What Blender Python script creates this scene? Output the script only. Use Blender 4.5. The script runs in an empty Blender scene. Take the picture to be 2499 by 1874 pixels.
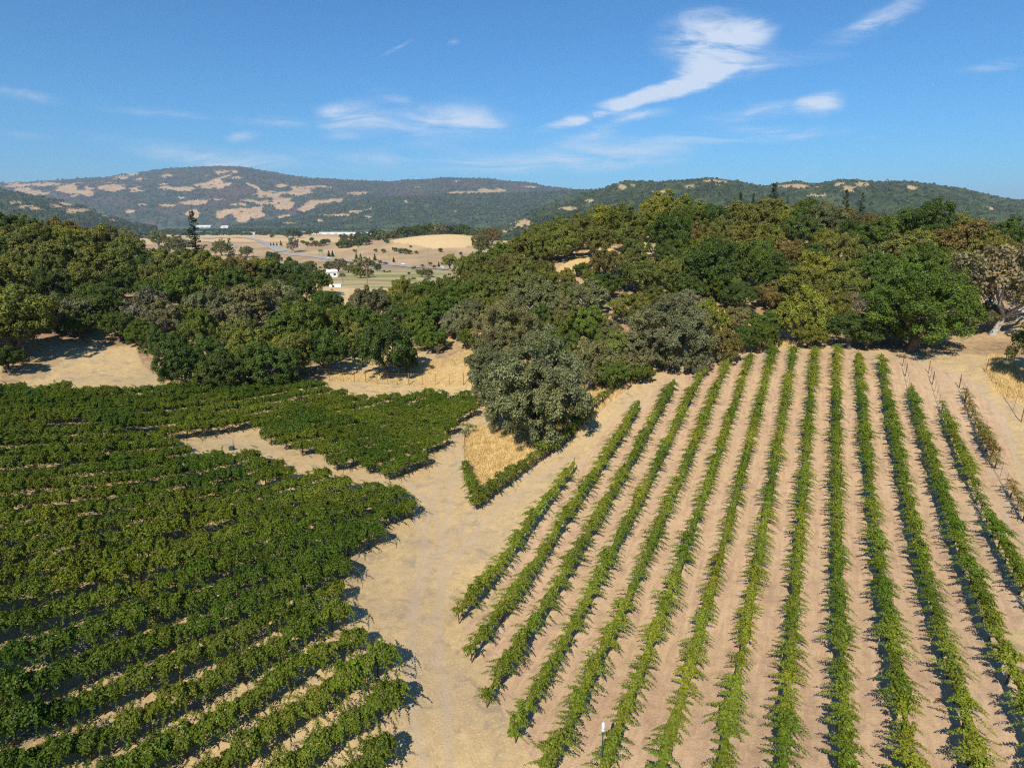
import bpy, bmesh, math, random
import numpy as np
from mathutils import Vector, Matrix
from math import radians, sin, cos, pi

SC = bpy.context.scene
# ------------------------------------------------------------------ camera
CAMZ = 30.0
F, PW, PH = 1457.0, 2499.0, 1874.0
PITCH = radians(15.2)
cam_d = bpy.data.cameras.new("camera")
cam = bpy.data.objects.new("camera", cam_d)
SC.collection.objects.link(cam)
cam.location = (0, 0, CAMZ)
cam.rotation_euler = (pi / 2 - PITCH, 0, 0)
cam_d.sensor_width = 36
cam_d.lens = 36 * F / PW
cam_d.clip_start = 0.5
cam_d.clip_end = 40000
SC.camera = cam
# ------------------------------------------------------------------ world
SUN_EL, SUN_AZ = radians(43.3), radians(19.5)     # light travels towards +Y, 19.5 deg to the right
world = bpy.data.worlds.new("World")
SC.world = world
world.use_nodes = True
wn, wl = world.node_tree.nodes, world.node_tree.links
wn.clear()
SKY_STRENGTH = 0.076
CLOUDS = [  # px, py, half length, half height, tilt (deg), strength   (directions in the sky)
    (1745, 105, 185, 66, 2, 1.0), (1850, 75, 90, 30, -10, .5), (1548, 248, 235, 17, -16.5, .95), (1720, 172, 120, 36, -20, .7),
    (1921, 147, 150, 16, -3, .45), (2140, 50, 150, 24, -22, .75), (1570, 283, 75, 11, -6, .7),
    (1830, 277, 190, 19, -7, .62), (2006, 257, 66, 24, -6, .85), (1830, 328, 270, 17, -2, .75),
    (1560, 370, 220, 26, -5, .34), (1050, 300, 260, 50, 4, .55), (1160, 292, 110, 22, 0, .4), (820, 285, 60, 22, 10, .5), (1450, 330, 200, 24, -10, .4), (1380, 390, 300, 26, -4, .45), (588, 332, 62, 11, -4, .5),
    (678, 297, 160, 13, 3, .5), (470, 370, 270, 22, 7, .5), (960, 237, 100, 14, 22, .35), (880, 280, 90, 24, 8, .4),
    (950, 122, 62, 5, -25, .3), (1101, 104, 22, 7, -4, .5), (2430, 160, 110, 13, -9, .42), (2141, 337, 55, 6, 0, .3),
    (1966, 418, 46, 14, -28, .35), (373, 271, 160, 10, 6, .45), (68, 232, 120, 14, 8, .4), (1060, 392, 560, 26, 1, .4),
    (1420, 292, 120, 9, -13, .8), (1640, 222, 140, 17, -15, .9), (1650, 400, 70, 14, -8, .3), (560, 405, 330, 20, 8, .38), (840, 330, 60, 10, 0, .25), (60, 330, 90, 10, 4, .35),
]


def ray(px, py):
    u = (px - 1249.5) / F
    v = (py - 937.0) / F
    return u, cos(PITCH) - v * sin(PITCH), -(sin(PITCH) + v * cos(PITCH))


def wnode(t, **k):
    n = wn.new(t)
    for a, b in k.items():
        setattr(n, a, b)
    return n


def wmath(op, a, b=None, c=None, clamp=False):
    n = wn.new("ShaderNodeMath")
    n.operation = op
    n.use_clamp = clamp
    for i, s in enumerate((a, b, c)):
        if s is None:
            continue
        if isinstance(s, (int, float)):
            n.inputs[i].default_value = s
        else:
            wl.new(s, n.inputs[i])
    return n.outputs[0]


sky = wnode("ShaderNodeTexSky", sky_type='NISHITA', sun_disc=False)
sky.sun_elevation = SUN_EL
sky.sun_rotation = pi + SUN_AZ
sky.altitude = 100
sky.air_density = 1.0
sky.dust_density = 0.4
sky.ozone_density = 3.0
tc = wnode("ShaderNodeTexCoord")
sx = wnode("ShaderNodeSeparateXYZ")
wl.new(tc.outputs["Generated"], sx.inputs[0])
ysafe = wmath('MAXIMUM', sx.outputs[1], 0.02)
ax = wmath('DIVIDE', sx.outputs[0], ysafe)
az_ = wmath('DIVIDE', sx.outputs[2], ysafe)
pv = wnode("ShaderNodeCombineXYZ")
wl.new(ax, pv.inputs[0])
wl.new(az_, pv.inputs[1])
# warp so that the edges of the streaks fray
wnz = wnode("ShaderNodeTexNoise")
wnz.inputs["Scale"].default_value = 5.5
wnz.inputs["Detail"].default_value = 5
wl.new(pv.outputs[0], wnz.inputs["Vector"])
wsub = wnode("ShaderNodeVectorMath", operation='SUBTRACT')
wl.new(wnz.outputs["Color"], wsub.inputs[0])
wsub.inputs[1].default_value = (.5, .5, .5)
wsc = wnode("ShaderNodeVectorMath", operation='MULTIPLY')
wl.new(wsub.outputs[0], wsc.inputs[0])
wsc.inputs[1].default_value = (.10, .028, 0)
wadd = wnode("ShaderNodeVectorMath", operation='ADD')
wl.new(pv.outputs[0], wadd.inputs[0])
wl.new(wsc.outputs[0], wadd.inputs[1])
total = None
for (px, py, hl, hh, tilt, st) in CLOUDS:
    u, fw, dn = ray(px, py)
    k = 1 / F / fw
    mp = wnode("ShaderNodeMapping", vector_type='TEXTURE')
    mp.inputs["Location"].default_value = (u / fw, dn / fw, 0)
    mp.inputs["Rotation"].default_value = (0, 0, -radians(tilt))
    mp.inputs["Scale"].default_value = (hl * k * 1.1, hh * k * 1.5, 1)
    wl.new(wadd.outputs[0], mp.inputs[0])
    ln = wnode("ShaderNodeVectorMath", operation='LENGTH')
    wl.new(mp.outputs[0], ln.inputs[0])
    g = wmath('SUBTRACT', 1.0, ln.outputs["Value"], clamp=True)
    g = wmath('MULTIPLY', wmath('POWER', g, 0.9), st * 1.5)
    total = g if total is None else wmath('ADD', total, g)
# fibres
mpf = wnode("ShaderNodeMapping")
mpf.inputs["Rotation"].default_value = (0, 0, radians(-9))
mpf.inputs["Scale"].default_value = (2.6, 13, 1)
wl.new(wadd.outputs[0], mpf.inputs[0])
nf = wnode("ShaderNodeTexNoise")
nf.inputs["Scale"].default_value = 2.2
nf.inputs["Detail"].default_value = 12
nf.inputs["Roughness"].default_value = .62
nf.inputs["Distortion"].default_value = 1.1
wl.new(mpf.outputs[0], nf.inputs["Vector"])
fib = wnode("ShaderNodeMapRange")
fib.inputs[1].default_value = .36
fib.inputs[2].default_value = .64
fib.inputs[3].default_value = .10
fib.inputs[4].default_value = 1.15
wl.new(nf.outputs["Fac"], fib.inputs[0])
cl = wmath('MULTIPLY', total, wmath('MULTIPLY_ADD', fib.outputs[0], 1.15, .10))
cls = wnode("ShaderNodeMapRange", interpolation_type='SMOOTHSTEP')
cls.inputs[1].default_value = .0
cls.inputs[2].default_value = 1.5
cls.inputs[3].default_value = 0
cls.inputs[4].default_value = .80
wl.new(cl, cls.inputs[0])
cl = cls.outputs[0]
up = wmath('GREATER_THAN', sx.outputs[1], 0.03)
cl = wmath('MULTIPLY', cl, up)
skyc = wnode("ShaderNodeMix", data_type='RGBA', blend_type='MULTIPLY')
skyc.inputs[0].default_value = 1
wl.new(sky.outputs[0], skyc.inputs[6])
skyc.inputs[7].default_value = (.38, .96, 1.38, 1)
mixc = wnode("ShaderNodeMix", data_type='RGBA')
wl.new(cl, mixc.inputs[0])
wl.new(skyc.outputs[2], mixc.inputs[6])
mixc.inputs[7].default_value = (8.6, 9.4, 10.6, 1)
bg = wnode("ShaderNodeBackground")
bg.inputs[1].default_value = SKY_STRENGTH
wl.new(mixc.outputs[2], bg.inputs[0])
wo = wnode("ShaderNodeOutputWorld")
wl.new(bg.outputs[0], wo.inputs[0])
# ------------------------------------------------------------------ sun
sun_d = bpy.data.lights.new("sun", 'SUN')
sun_d.energy = 5.0
sun_d.angle = radians(0.53)
sun_d.color = (1.0, 0.93, 0.79)
sun = bpy.data.objects.new("sun", sun_d)
SC.collection.objects.link(sun)
L = Vector((sin(SUN_AZ) * cos(SUN_EL), cos(SUN_AZ) * cos(SUN_EL), -sin(SUN_EL)))
sun.rotation_euler = L.to_track_quat('-Z', 'Y').to_euler()
SC.view_settings.view_transform = 'Standard'
SC.view_settings.look = 'None'
SC.view_settings.exposure = 0.30
SC.view_settings.gamma = 1.0
SC.cycles.max_bounces = 5
SC.cycles.diffuse_bounces = 2
SC.cycles.glossy_bounces = 1
SC.cycles.transmission_bounces = 3
SC.cycles.volume_bounces = 0
SC.cycles.sample_clamp_indirect = 4
SC.cycles.use_denoising = False
SC.cycles.pixel_filter_type = 'BLACKMAN_HARRIS'
SC.cycles.filter_width = 1.15
SC.cycles.caustics_reflective = False
SC.cycles.caustics_refractive = False

# ------------------------------------------------------------------ noise
_r = np.random.RandomState(5)
_TAB = _r.rand(256, 256)


def vnoise(x, y):
    xi = np.floor(x).astype(int)
    yi = np.floor(y).astype(int)
    fx, fy = x - xi, y - yi
    fx = fx * fx * (3 - 2 * fx)
    fy = fy * fy * (3 - 2 * fy)
    a = _TAB[xi & 255, yi & 255]
    b = _TAB[(xi + 1) & 255, yi & 255]
    c = _TAB[xi & 255, (yi + 1) & 255]
    d = _TAB[(xi + 1) & 255, (yi + 1) & 255]
    return (a * (1 - fx) + b * fx) * (1 - fy) + (c * (1 - fx) + d * fx) * fy


def fbm(x, y, o=4):
    s, a, t = 0, 1, 0
    for i in range(o):
        s = s + a * vnoise(x * 2 ** i + 17.3 * i, y * 2 ** i + 9.1 * i)
        t += a
        a *= .5
    return s / t - .5


def sstep(x, a, b):
    t = np.clip((x - a) / (b - a), 0, 1)
    return t * t * (3 - 2 * t)

# ------------------------------------------------------------------ terrain (heights are relative to the camera)
XYZ = [(5.5, 54.5, -24.8), (2.1, 47.6, -26.0), (-1.9, 39.6, -27.2), (14.0, 65.7, -22.4), (12.8, 57.4, -23.7), (-0.6, 30.6, -27.6),
       (23.1, 72.3, -20.5), (10.8, 47.6, -25.2), (5.9, 37.9, -26.6), (21.5, 63.2, -22.0), (5.8, 31.7, -26.9), (31.0, 76.4, -19.2),
       (18.9, 52.2, -23.8), (4.5, 23.4, -27.0), (14.1, 36.9, -25.8), (29.8, 62.5, -21.5), (12.8, 28.4, -26.1), (40.9, 78.9, -18.1),
       (24.2, 45.4, -24.1), (11.3, 19.5, -25.6), (39.4, 70.1, -19.7), (31.5, 54.3, -22.5), (22.2, 35.5, -24.9), (16.0, 23.1, -25.2),
       (38.5, 62.5, -20.9), (32.9, 45.4, -23.3), (28.6, 36.7, -24.0), (23.5, 26.5, -24.3), (45.8, 59.5, -21.0), (41.9, 51.7, -22.0),
       (35.4, 38.6, -23.2),
       (-6.6, 24.8, -27.6), (-8.6, 30.2, -26.9), (-13.8, 25.0, -27.6), (-12.4, 33.7, -26.4), (-16.8, 29.3, -26.8), (-21.7, 24.4, -26.7),
       (-19.3, 34.2, -26.2), (-23.1, 30.5, -26.0), (-26.9, 26.6, -25.4), (-21.6, 39.2, -25.9), (-26.2, 34.6, -25.3),
       (-30.3, 30.5, -24.3), (-24.3, 43.9, -26.0), (-30.4, 37.9, -24.6)]
PXY = [  # photo pixel of a ground point and its distance ahead of the camera
    (1090, 1300, 48), (1090, 1170, 58.5), (1140, 1040, 74), (1165, 985, 83), (700, 1110, 63), (500, 1075, 66.5), (0, 1075, 56),
    (0, 945, 78), (220, 944, 81), (420, 942, 85), (700, 930, 90), (1000, 938, 92), (850, 940, 91), (1150, 860, 105), (1040, 880, 103), (1120, 830, 112),
    (1290, 1100, 62), (1607, 890, 82), (1750, 862, 85), (1900, 845, 87), (2050, 845, 86), (2200, 846, 84), (2430, 861, 78), (2490, 930, 68),
    (1400, 960, 74), (1500, 915, 79),
    (1900, 760, 105), (1780, 770, 103), (1900, 640, 135), (1430, 625, 128), (1560, 590, 143), (1420, 690, 113), (1400, 800, 95),
    (1600, 760, 100), (1180, 750, 120), (2200, 760, 100), (2200, 640, 128), (2450, 740, 95), (2450, 640, 118),
    (0, 700, 118), (150, 840, 96), (250, 790, 106), (330, 870, 95), (448, 925, 90), (700, 905, 97), (950, 895, 100), (560, 800, 115),
    (560, 880, 99), (200, 720, 122), (400, 720, 130), (700, 740, 150), (767, 745, 178), (850, 715, 215), (790, 700, 225), (900, 745, 188), (900, 705, 232),
    (850, 690, 330), (1000, 690, 330), (950, 660, 470), (800, 645, 640), (1050, 650, 620), (985, 646, 640), (780, 628, 790),
    (850, 610, 950), (650, 600, 1100), (1083, 573, 900), (1020, 579, 880), (1140, 574, 900), (960, 588, 850), (870, 590, 1000), (1100, 620, 740), (1000, 612, 790), (1150, 580, 900),
]
PYZ = [  # pixel column, distance ahead, height: ground hidden behind something
    (1600, 160, -2.5), (1900, 165, -4.0), (2300, 150, -6.5), (1400, 150, -6.5), (1200, 140, -11), (1000, 130, -20.5), (1100, 135, -16),
    (2100, 160, -5), (2480, 145, -8), (1600, 220, -18), (2000, 220, -20), (1200, 200, -24), (2400, 220, -22), (1600, 320, -32), (2200, 320, -34),
    (1000, 180, -25), (1100, 260, -30), (0, 165, -4.5), (150, 165, -8), (300, 165, -12), (500, 165, -15), (680, 160, -18), (780, 150, -22),
    (0, 250, -12), (300, 260, -26), (550, 260, -30), (700, 260, -31), (0, 400, -28), (300, 450, -38), (600, 500, -40), (900, 290, -31),
    (1083, 1200, -42), (1300, 900, -40), (1600, 700, -40), (2200, 600, -42), (0, 900, -42), (300, 1000, -43), (600, 1500, -43), (1000, 1500, -43),
    (1600, 1500, -44), (0, 1500, -44), (2400, 1500, -44), (1300, 500, -38),
]
ctl = list(XYZ)
for px, py, Y in PXY:
    u, fw, dn = ray(px, py)
    ctl.append((u * Y / fw, Y, dn * Y / fw))
for px, Y, z in PYZ:
    ctl.append(((px - 1249.5) / F * Y / 1.0, Y, z))
for th in (-180, -150, -120, -95, 95, 120, 150, 180):
    a = radians(th)
    for r, z in ((9, -26.5), (30, -26), (100, -24 if abs(th) > 100 else -18), (300, -30), (1500, -44)):
        ctl.append((r * sin(a), r * cos(a), z))
for th in (-75, -60, 60, 75):
    a = radians(th)
    for r, z in ((30, -24.5), (100, -16), (200, -9), (420, -30), (1500, -44)):
        ctl.append((r * sin(a), r * cos(a), z))
for th in (-60, -30, 0, 30, 60):
    a = radians(th)
    ctl.append((9 * sin(a), 9 * cos(a), -26.8 + .8 * sin(a)))
ctl = np.array(ctl)
_cr = np.hypot(ctl[:, 0], ctl[:, 1])
CT = np.stack([np.arctan2(ctl[:, 0], ctl[:, 1]), np.log(_cr)], 1)
for i in range(len(CT)):
    if CT[i, 0] < -3.14 and i % 2 == 0:
        pass
CQ = ctl[:, 2] / _cr


def _phi(d2):
    return .5 * d2 * np.log(d2 + 1e-12)


_n = len(CT)
_A = np.zeros((_n + 3, _n + 3))
_D2 = ((CT[:, None, :] - CT[None, :, :]) ** 2).sum(2)
_A[:_n, :_n] = _phi(_D2) + np.eye(_n) * 4e-4
_A[:_n, _n] = 1
_A[:_n, _n + 1:] = CT
_A[_n, :_n] = 1
_A[_n + 1:, :_n] = CT.T
_W = np.linalg.lstsq(_A, np.concatenate([CQ, np.zeros(3)]), rcond=None)[0]


def H(X, Y):
    """ground height above the world's zero at plan position X, Y"""
    X = np.asarray(X, float)
    Y = np.asarray(Y, float)
    sh = X.shape
    X, Y = X.ravel(), Y.ravel()
    out = np.empty(len(X))
    for s in range(0, len(X), 20000):
        x, y = X[s:s + 20000], Y[s:s + 20000]
        r = np.maximum(np.hypot(x, y), 6.0)
        th, lr = np.arctan2(x, y), np.log(r)
        d2 = (th[:, None] - CT[None, :, 0]) ** 2 + (lr[:, None] - CT[None, :, 1]) ** 2
        q = _phi(d2) @ _W[:_n] + _W[_n] + _W[_n + 1] * th + _W[_n + 2] * lr
        z = q * r
        f = sstep(r, 1150, 1900)
        z = z * (1 - f) - 45 * f
        back = sstep(np.abs(th), 1.9, 2.6)
        z = z * (1 - back) + back * (-27 - np.minimum(r, 1000) * .018)
        z = z + fbm(x / 9, y / 9, 3) * .35 * sstep(r, 10, 40) + fbm(x / 60, y / 60, 3) * 1.2 * sstep(r, 90, 200)
        out[s:s + 20000] = z
    return (out + CAMZ).reshape(sh)


_TS = np.exp(np.linspace(np.log(9), np.log(5200), 900))


def G(px, py, h=0.0, tmin=9.0):
    """the point where the line of sight through a photo pixel meets the ground raised by h"""
    u, fw, dn = ray(px, py)
    Xs, Ys, Zs = u * _TS, fw * _TS, dn * _TS + CAMZ
    g = H(Xs, Ys) + h - Zs
    ok = np.where((g[1:] > 0) & (_TS[1:] > tmin))[0]
    if len(ok) == 0:
        return None
    i = ok[0]
    t = _TS[i] + (_TS[i + 1] - _TS[i]) * (0 - g[i]) / (g[i + 1] - g[i] + 1e-9)
    t = min(max(t, _TS[i]), _TS[i + 1])
    return np.array([u * t, fw * t, dn * t + CAMZ])


def Gp(pts, h=0.0):
    return [tuple(G(x, y, h)[:2]) for x, y in pts]


def project(X, Y, Z):
    z = Z - CAMZ
    d = Y * cos(PITCH) - z * sin(PITCH)
    v = -(Y * sin(PITCH) + z * cos(PITCH))
    return 1249.5 + F * X / d, 937 + F * v / d


def inpoly(X, Y, poly):
    X = np.asarray(X)
    Y = np.asarray(Y)
    ins = np.zeros(X.shape, bool)
    n = len(poly)
    for i in range(n):
        x0, y0 = poly[i]
        x1, y1 = poly[(i + 1) % n]
        c = (y0 > Y) != (y1 > Y)
        with np.errstate(divide='ignore', invalid='ignore'):
            ins ^= c & (X < (x1 - x0) * (Y - y0) / (y1 - y0 + 1e-12) + x0)
    return ins


def linedist(X, Y, pts):
    best = np.full(np.shape(X), 1e9)
    for (x0, y0), (x1, y1) in zip(pts[:-1], pts[1:]):
        dx, dy = x1 - x0, y1 - y0
        t = np.clip(((X - x0) * dx + (Y - y0) * dy) / (dx * dx + dy * dy + 1e-9), 0, 1)
        best = np.minimum(best, np.hypot(X - x0 - t * dx, Y - y0 - t * dy))
    return best

# ------------------------------------------------------------------ object helpers
def link(o, parent=None):
    SC.collection.objects.link(o)
    if parent is not None:
        o.parent = parent
    return o


def tag(o, label=None, cat=None, group=None, kind=None):
    if label:
        o['label'] = label
    if cat:
        o['category'] = cat
    if group:
        o['group'] = group
    if kind:
        o['kind'] = kind
    return o


def empty(name, loc, rz=0.0):
    o = bpy.data.objects.new(name, None)
    o.empty_display_size = .3
    o.location = loc
    o.rotation_euler = (0, 0, rz)
    return link(o)


def np_mesh(name, V, Fq, mats=(), smooth=False, fattr=None, cattrs=None, nvert=4):
    """fast mesh from arrays; faces all with nvert corners"""
    me = bpy.data.meshes.new(name)
    V = np.asarray(V, np.float32)
    Fq = np.asarray(Fq, np.int32)
    me.vertices.add(len(V))
    me.vertices.foreach_set("co", V.ravel())
    me.loops.add(Fq.size)
    me.loops.foreach_set("vertex_index", Fq.ravel())
    me.polygons.add(len(Fq))
    me.polygons.foreach_set("loop_start", np.arange(0, Fq.size, nvert, dtype=np.int32))
    me.polygons.foreach_set("loop_total", np.full(len(Fq), nvert, np.int32))
    if smooth:
        me.polygons.foreach_set("use_smooth", np.ones(len(Fq), bool))
    me.update(calc_edges=True)
    if fattr:
        for k, a in fattr.items():
            at = me.attributes.new(k, 'FLOAT', 'FACE')
            at.data.foreach_set("value", np.asarray(a, np.float32))
    if cattrs:
        for k, a in cattrs.items():
            at = me.attributes.new(k, 'FLOAT_COLOR', 'POINT')
            at.data.foreach_set("color", np.asarray(a, np.float32).ravel())
    for m in mats:
        me.materials.append(m)
    return me


class MB:
    """collects tubes, boxes and quads, builds one mesh"""
    def __init__(s):
        s.v, s.f = [], []

    def tube(s, pts, rad, n=6, cap=True):
        pts = [Vector(p) for p in pts]
        if isinstance(rad, (int, float)):
            rad = [rad] * len(pts)
        b0 = len(s.v)
        for i, p in enumerate(pts):
            d = (pts[min(i + 1, len(pts) - 1)] - pts[max(i - 1, 0)]).normalized()
            a = d.cross(Vector((0, 0, 1)) if abs(d.z) < .9 else Vector((1, 0, 0))).normalized()
            b = d.cross(a)
            for k in range(n):
                t = 2 * pi * k / n
                s.v.append(p + (a * cos(t) + b * sin(t)) * rad[i])
        for i in range(len(pts) - 1):
            for k in range(n):
                q = b0 + i * n
                s.f.append((q + k, q + (k + 1) % n, q + n + (k + 1) % n, q + n + k))
        if cap:
            s.f.append(tuple(b0 + k for k in reversed(range(n))))
            s.f.append(tuple(b0 + (len(pts) - 1) * n + k for k in range(n)))
        return s

    def box(s, c, size, rz=0.0, taper=1.0):
        cx, cy, cz = c
        hx, hy, hz = size[0] / 2, size[1] / 2, size[2] / 2
        b = len(s.v)
        for z, k in ((-hz, 1), (hz, taper)):
            for x, y in ((-hx, -hy), (hx, -hy), (hx, hy), (-hx, hy)):
                x, y = x * k, y * k
                s.v.append(Vector((cx + x * cos(rz) - y * sin(rz), cy + x * sin(rz) + y * cos(rz), cz + z)))
        for f in ((3, 2, 1, 0), (4, 5, 6, 7), (0, 1, 5, 4), (1, 2, 6, 5), (2, 3, 7, 6), (3, 0, 4, 7)):
            s.f.append(tuple(b + i for i in f))
        return s

    def prism(s, prof, x0, x1):
        """profile in y,z extruded along x"""
        b = len(s.v)
        n = len(prof)
        for x in (x0, x1):
            for y, z in prof:
                s.v.append(Vector((x, y, z)))
        s.f.append(tuple(b + i for i in reversed(range(n))))
        s.f.append(tuple(b + n + i for i in range(n)))
        for i in range(n):
            j = (i + 1) % n
            s.f.append((b + i, b + j, b + n + j, b + n + i))
        return s

    def mesh(s, name, mat, smooth=False):
        me = bpy.data.meshes.new(name)
        me.from_pydata([tuple(v) for v in s.v], [], s.f)
        me.materials.append(mat)
        if smooth:
            me.polygons.foreach_set("use_smooth", np.ones(len(me.polygons), bool))
        me.update()
        return me

    def build(s, name, mat, parent=None, smooth=False, loc=None):
        o = bpy.data.objects.new(name, s.mesh(name, mat, smooth))
        if loc is not None:
            o.location = loc
        return link(o, parent)


# ------------------------------------------------------------------ materials
class NT:
    def __init__(s, name):
        s.m = bpy.data.materials.new(name)
        s.m.use_nodes = True
        s.n, s.l = s.m.node_tree.nodes, s.m.node_tree.links
        s.n.clear()
        s.out = s.n.new("ShaderNodeOutputMaterial")

    def node(s, t, **k):
        n = s.n.new(t)
        for a, b in k.items():
            setattr(n, a, b)
        return n

    def put(s, sock, v):
        if v is None:
            return
        if hasattr(v, "links"):
            s.l.new(v, sock)
        elif isinstance(v, tuple) and len(v) == 3 and sock.type == 'RGBA':
            sock.default_value = (*v, 1)
        else:
            sock.default_value = v

    def math(s, op, a, b=None, c=None, clamp=False):
        n = s.node("ShaderNodeMath", operation=op, use_clamp=clamp)
        for i, x in enumerate((a, b, c)):
            if x is not None:
                s.put(n.inputs[i], x)
        return n.outputs[0]

    def mix(s, f, a, b, blend='MIX'):
        n = s.node("ShaderNodeMix", data_type='RGBA', blend_type=blend)
        s.put(n.inputs[0], f)
        s.put(n.inputs[6], a)
        s.put(n.inputs[7], b)
        return n.outputs[2]

    def ramp(s, f, lo, hi, a=0.0, b=1.0):
        n = s.node("ShaderNodeMapRange", interpolation_type='SMOOTHSTEP')
        s.put(n.inputs[0], f)
        n.inputs[1].default_value, n.inputs[2].default_value = lo, hi
        n.inputs[3].default_value, n.inputs[4].default_value = a, b
        return n.outputs[0]

    def noise(s, vec, scale, detail=4, rough=.55, dist=0.0):
        n = s.node("ShaderNodeTexNoise")
        s.put(n.inputs["Vector"], vec)
        n.inputs["Scale"].default_value = scale
        n.inputs["Detail"].default_value = detail
        n.inputs["Roughness"].default_value = rough
        n.inputs["Distortion"].default_value = dist
        return n.outputs["Fac"]

    def pos(s):
        return s.node("ShaderNodeNewGeometry").outputs["Position"]

    def scaled(s, vec, sc, rot=(0, 0, 0)):
        n = s.node("ShaderNodeMapping")
        s.put(n.inputs[0], vec)
        n.inputs["Scale"].default_value = sc
        n.inputs["Rotation"].default_value = rot
        return n.outputs[0]

    def attr(s, name):
        n = s.node("ShaderNodeAttribute", attribute_name=name)
        return n

    def bump(s, h, strength, dist):
        n = s.node("ShaderNodeBump")
        n.inputs["Strength"].default_value = strength
        n.inputs["Distance"].default_value = dist
        s.put(n.inputs["Height"], h)
        return n.outputs[0]

    def surf(s, col, rough=.9, normal=None, spec=.2, metal=0.0):
        p = s.node("ShaderNodeBsdfPrincipled")
        s.put(p.inputs["Base Color"], col)
        s.put(p.inputs["Roughness"], rough)
        p.inputs["Specular IOR Level"].default_value = spec
        p.inputs["Metallic"].default_value = metal
        if normal is not None:
            s.put(p.inputs["Normal"], normal)
        s.l.new(p.outputs[0], s.out.inputs[0])
        return s.m


def simple(name, col, rough=.7, var=.25, scale=6.0, spec=.3, metal=0.0):
    t = NT(name)
    nz = t.noise(t.pos(), scale, 5)
    c = t.mix(t.ramp(nz, .3, .7), tuple(x * (1 - var) for x in col), tuple(min(1, x * (1 + var)) for x in col))
    return t.surf(c, rough, t.bump(nz, .2, .02), spec, metal)


def make_foliage():
    t = NT("foliage")
    oi = t.node("ShaderNodeObjectInfo")
    tone = t.attr("tone").outputs["Fac"]
    base = oi.outputs["Color"]
    k = t.math('MULTIPLY_ADD', tone, .9, .55)
    c = t.mix(1.0, base, t.node("ShaderNodeCombineXYZ").outputs[0], 'MULTIPLY')
    cmb = c.node.inputs[7].links[0].from_node
    for i in range(3):
        t.l.new(k, cmb.inputs[i])
    # some leaves turn yellow
    yel = t.mix(1.0, base, (1.9, 1.35, .9), 'MULTIPLY')
    c = t.mix(t.ramp(tone, .86, .97, 0, .8), c, yel)
    # patchy hue drift over the place
    nz = t.noise(t.pos(), .16, 3)
    c = t.mix(t.ramp(nz, .35, .7, 0, .5), c, t.mix(1.0, c, (1.25, 1.08, .8), 'MULTIPLY'))
    d = t.node("ShaderNodeBsdfDiffuse")
    t.put(d.inputs[0], c)
    tr = t.node("ShaderNodeBsdfTranslucent")
    t.put(tr.inputs[0], t.mix(1.0, c, (1.15, 1.2, .55), 'MULTIPLY'))
    g = t.node("ShaderNodeBsdfGlossy")
    g.inputs["Roughness"].default_value = .48
    g.inputs[0].default_value = (.8, .85, .9, 1)
    m1 = t.node("ShaderNodeMixShader")
    m1.inputs[0].default_value = .22
    t.l.new(d.outputs[0], m1.inputs[1])
    t.l.new(tr.outputs[0], m1.inputs[2])
    m2 = t.node("ShaderNodeMixShader")
    m2.inputs[0].default_value = .008
    t.l.new(m1.outputs[0], m2.inputs[1])
    t.l.new(g.outputs[0], m2.inputs[2])
    t.l.new(m2.outputs[0], t.out.inputs[0])
    return t.m


M_FOL = make_foliage()
M_BARK = simple("bark", (.13, .10, .075), .9, .35, 5)
M_PALE = simple("pale_bark", (.36, .33, .29), .9, .35, 4)
M_VTRUNK = simple("vine_bark", (.10, .065, .045), .95, .3, 10)
M_RUST = simple("rusty_steel", (.17, .065, .04), .8, .3, 14, .3)
M_WOOD = simple("weathered_wood", (.21, .16, .12), .9, .3, 8)
M_WIRE = simple("wire_steel", (.20, .17, .15), .6, .2, 8, .4)
M_WHITE = simple("white_paint", (.78, .78, .76), .5, .06, 3)
M_GREENPOLE = simple("green_pole_paint", (.03, .07, .05), .6, .2, 6)
M_ROOF = simple("grey_roofing", (.30, .31, .33), .6, .1, .3)


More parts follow.
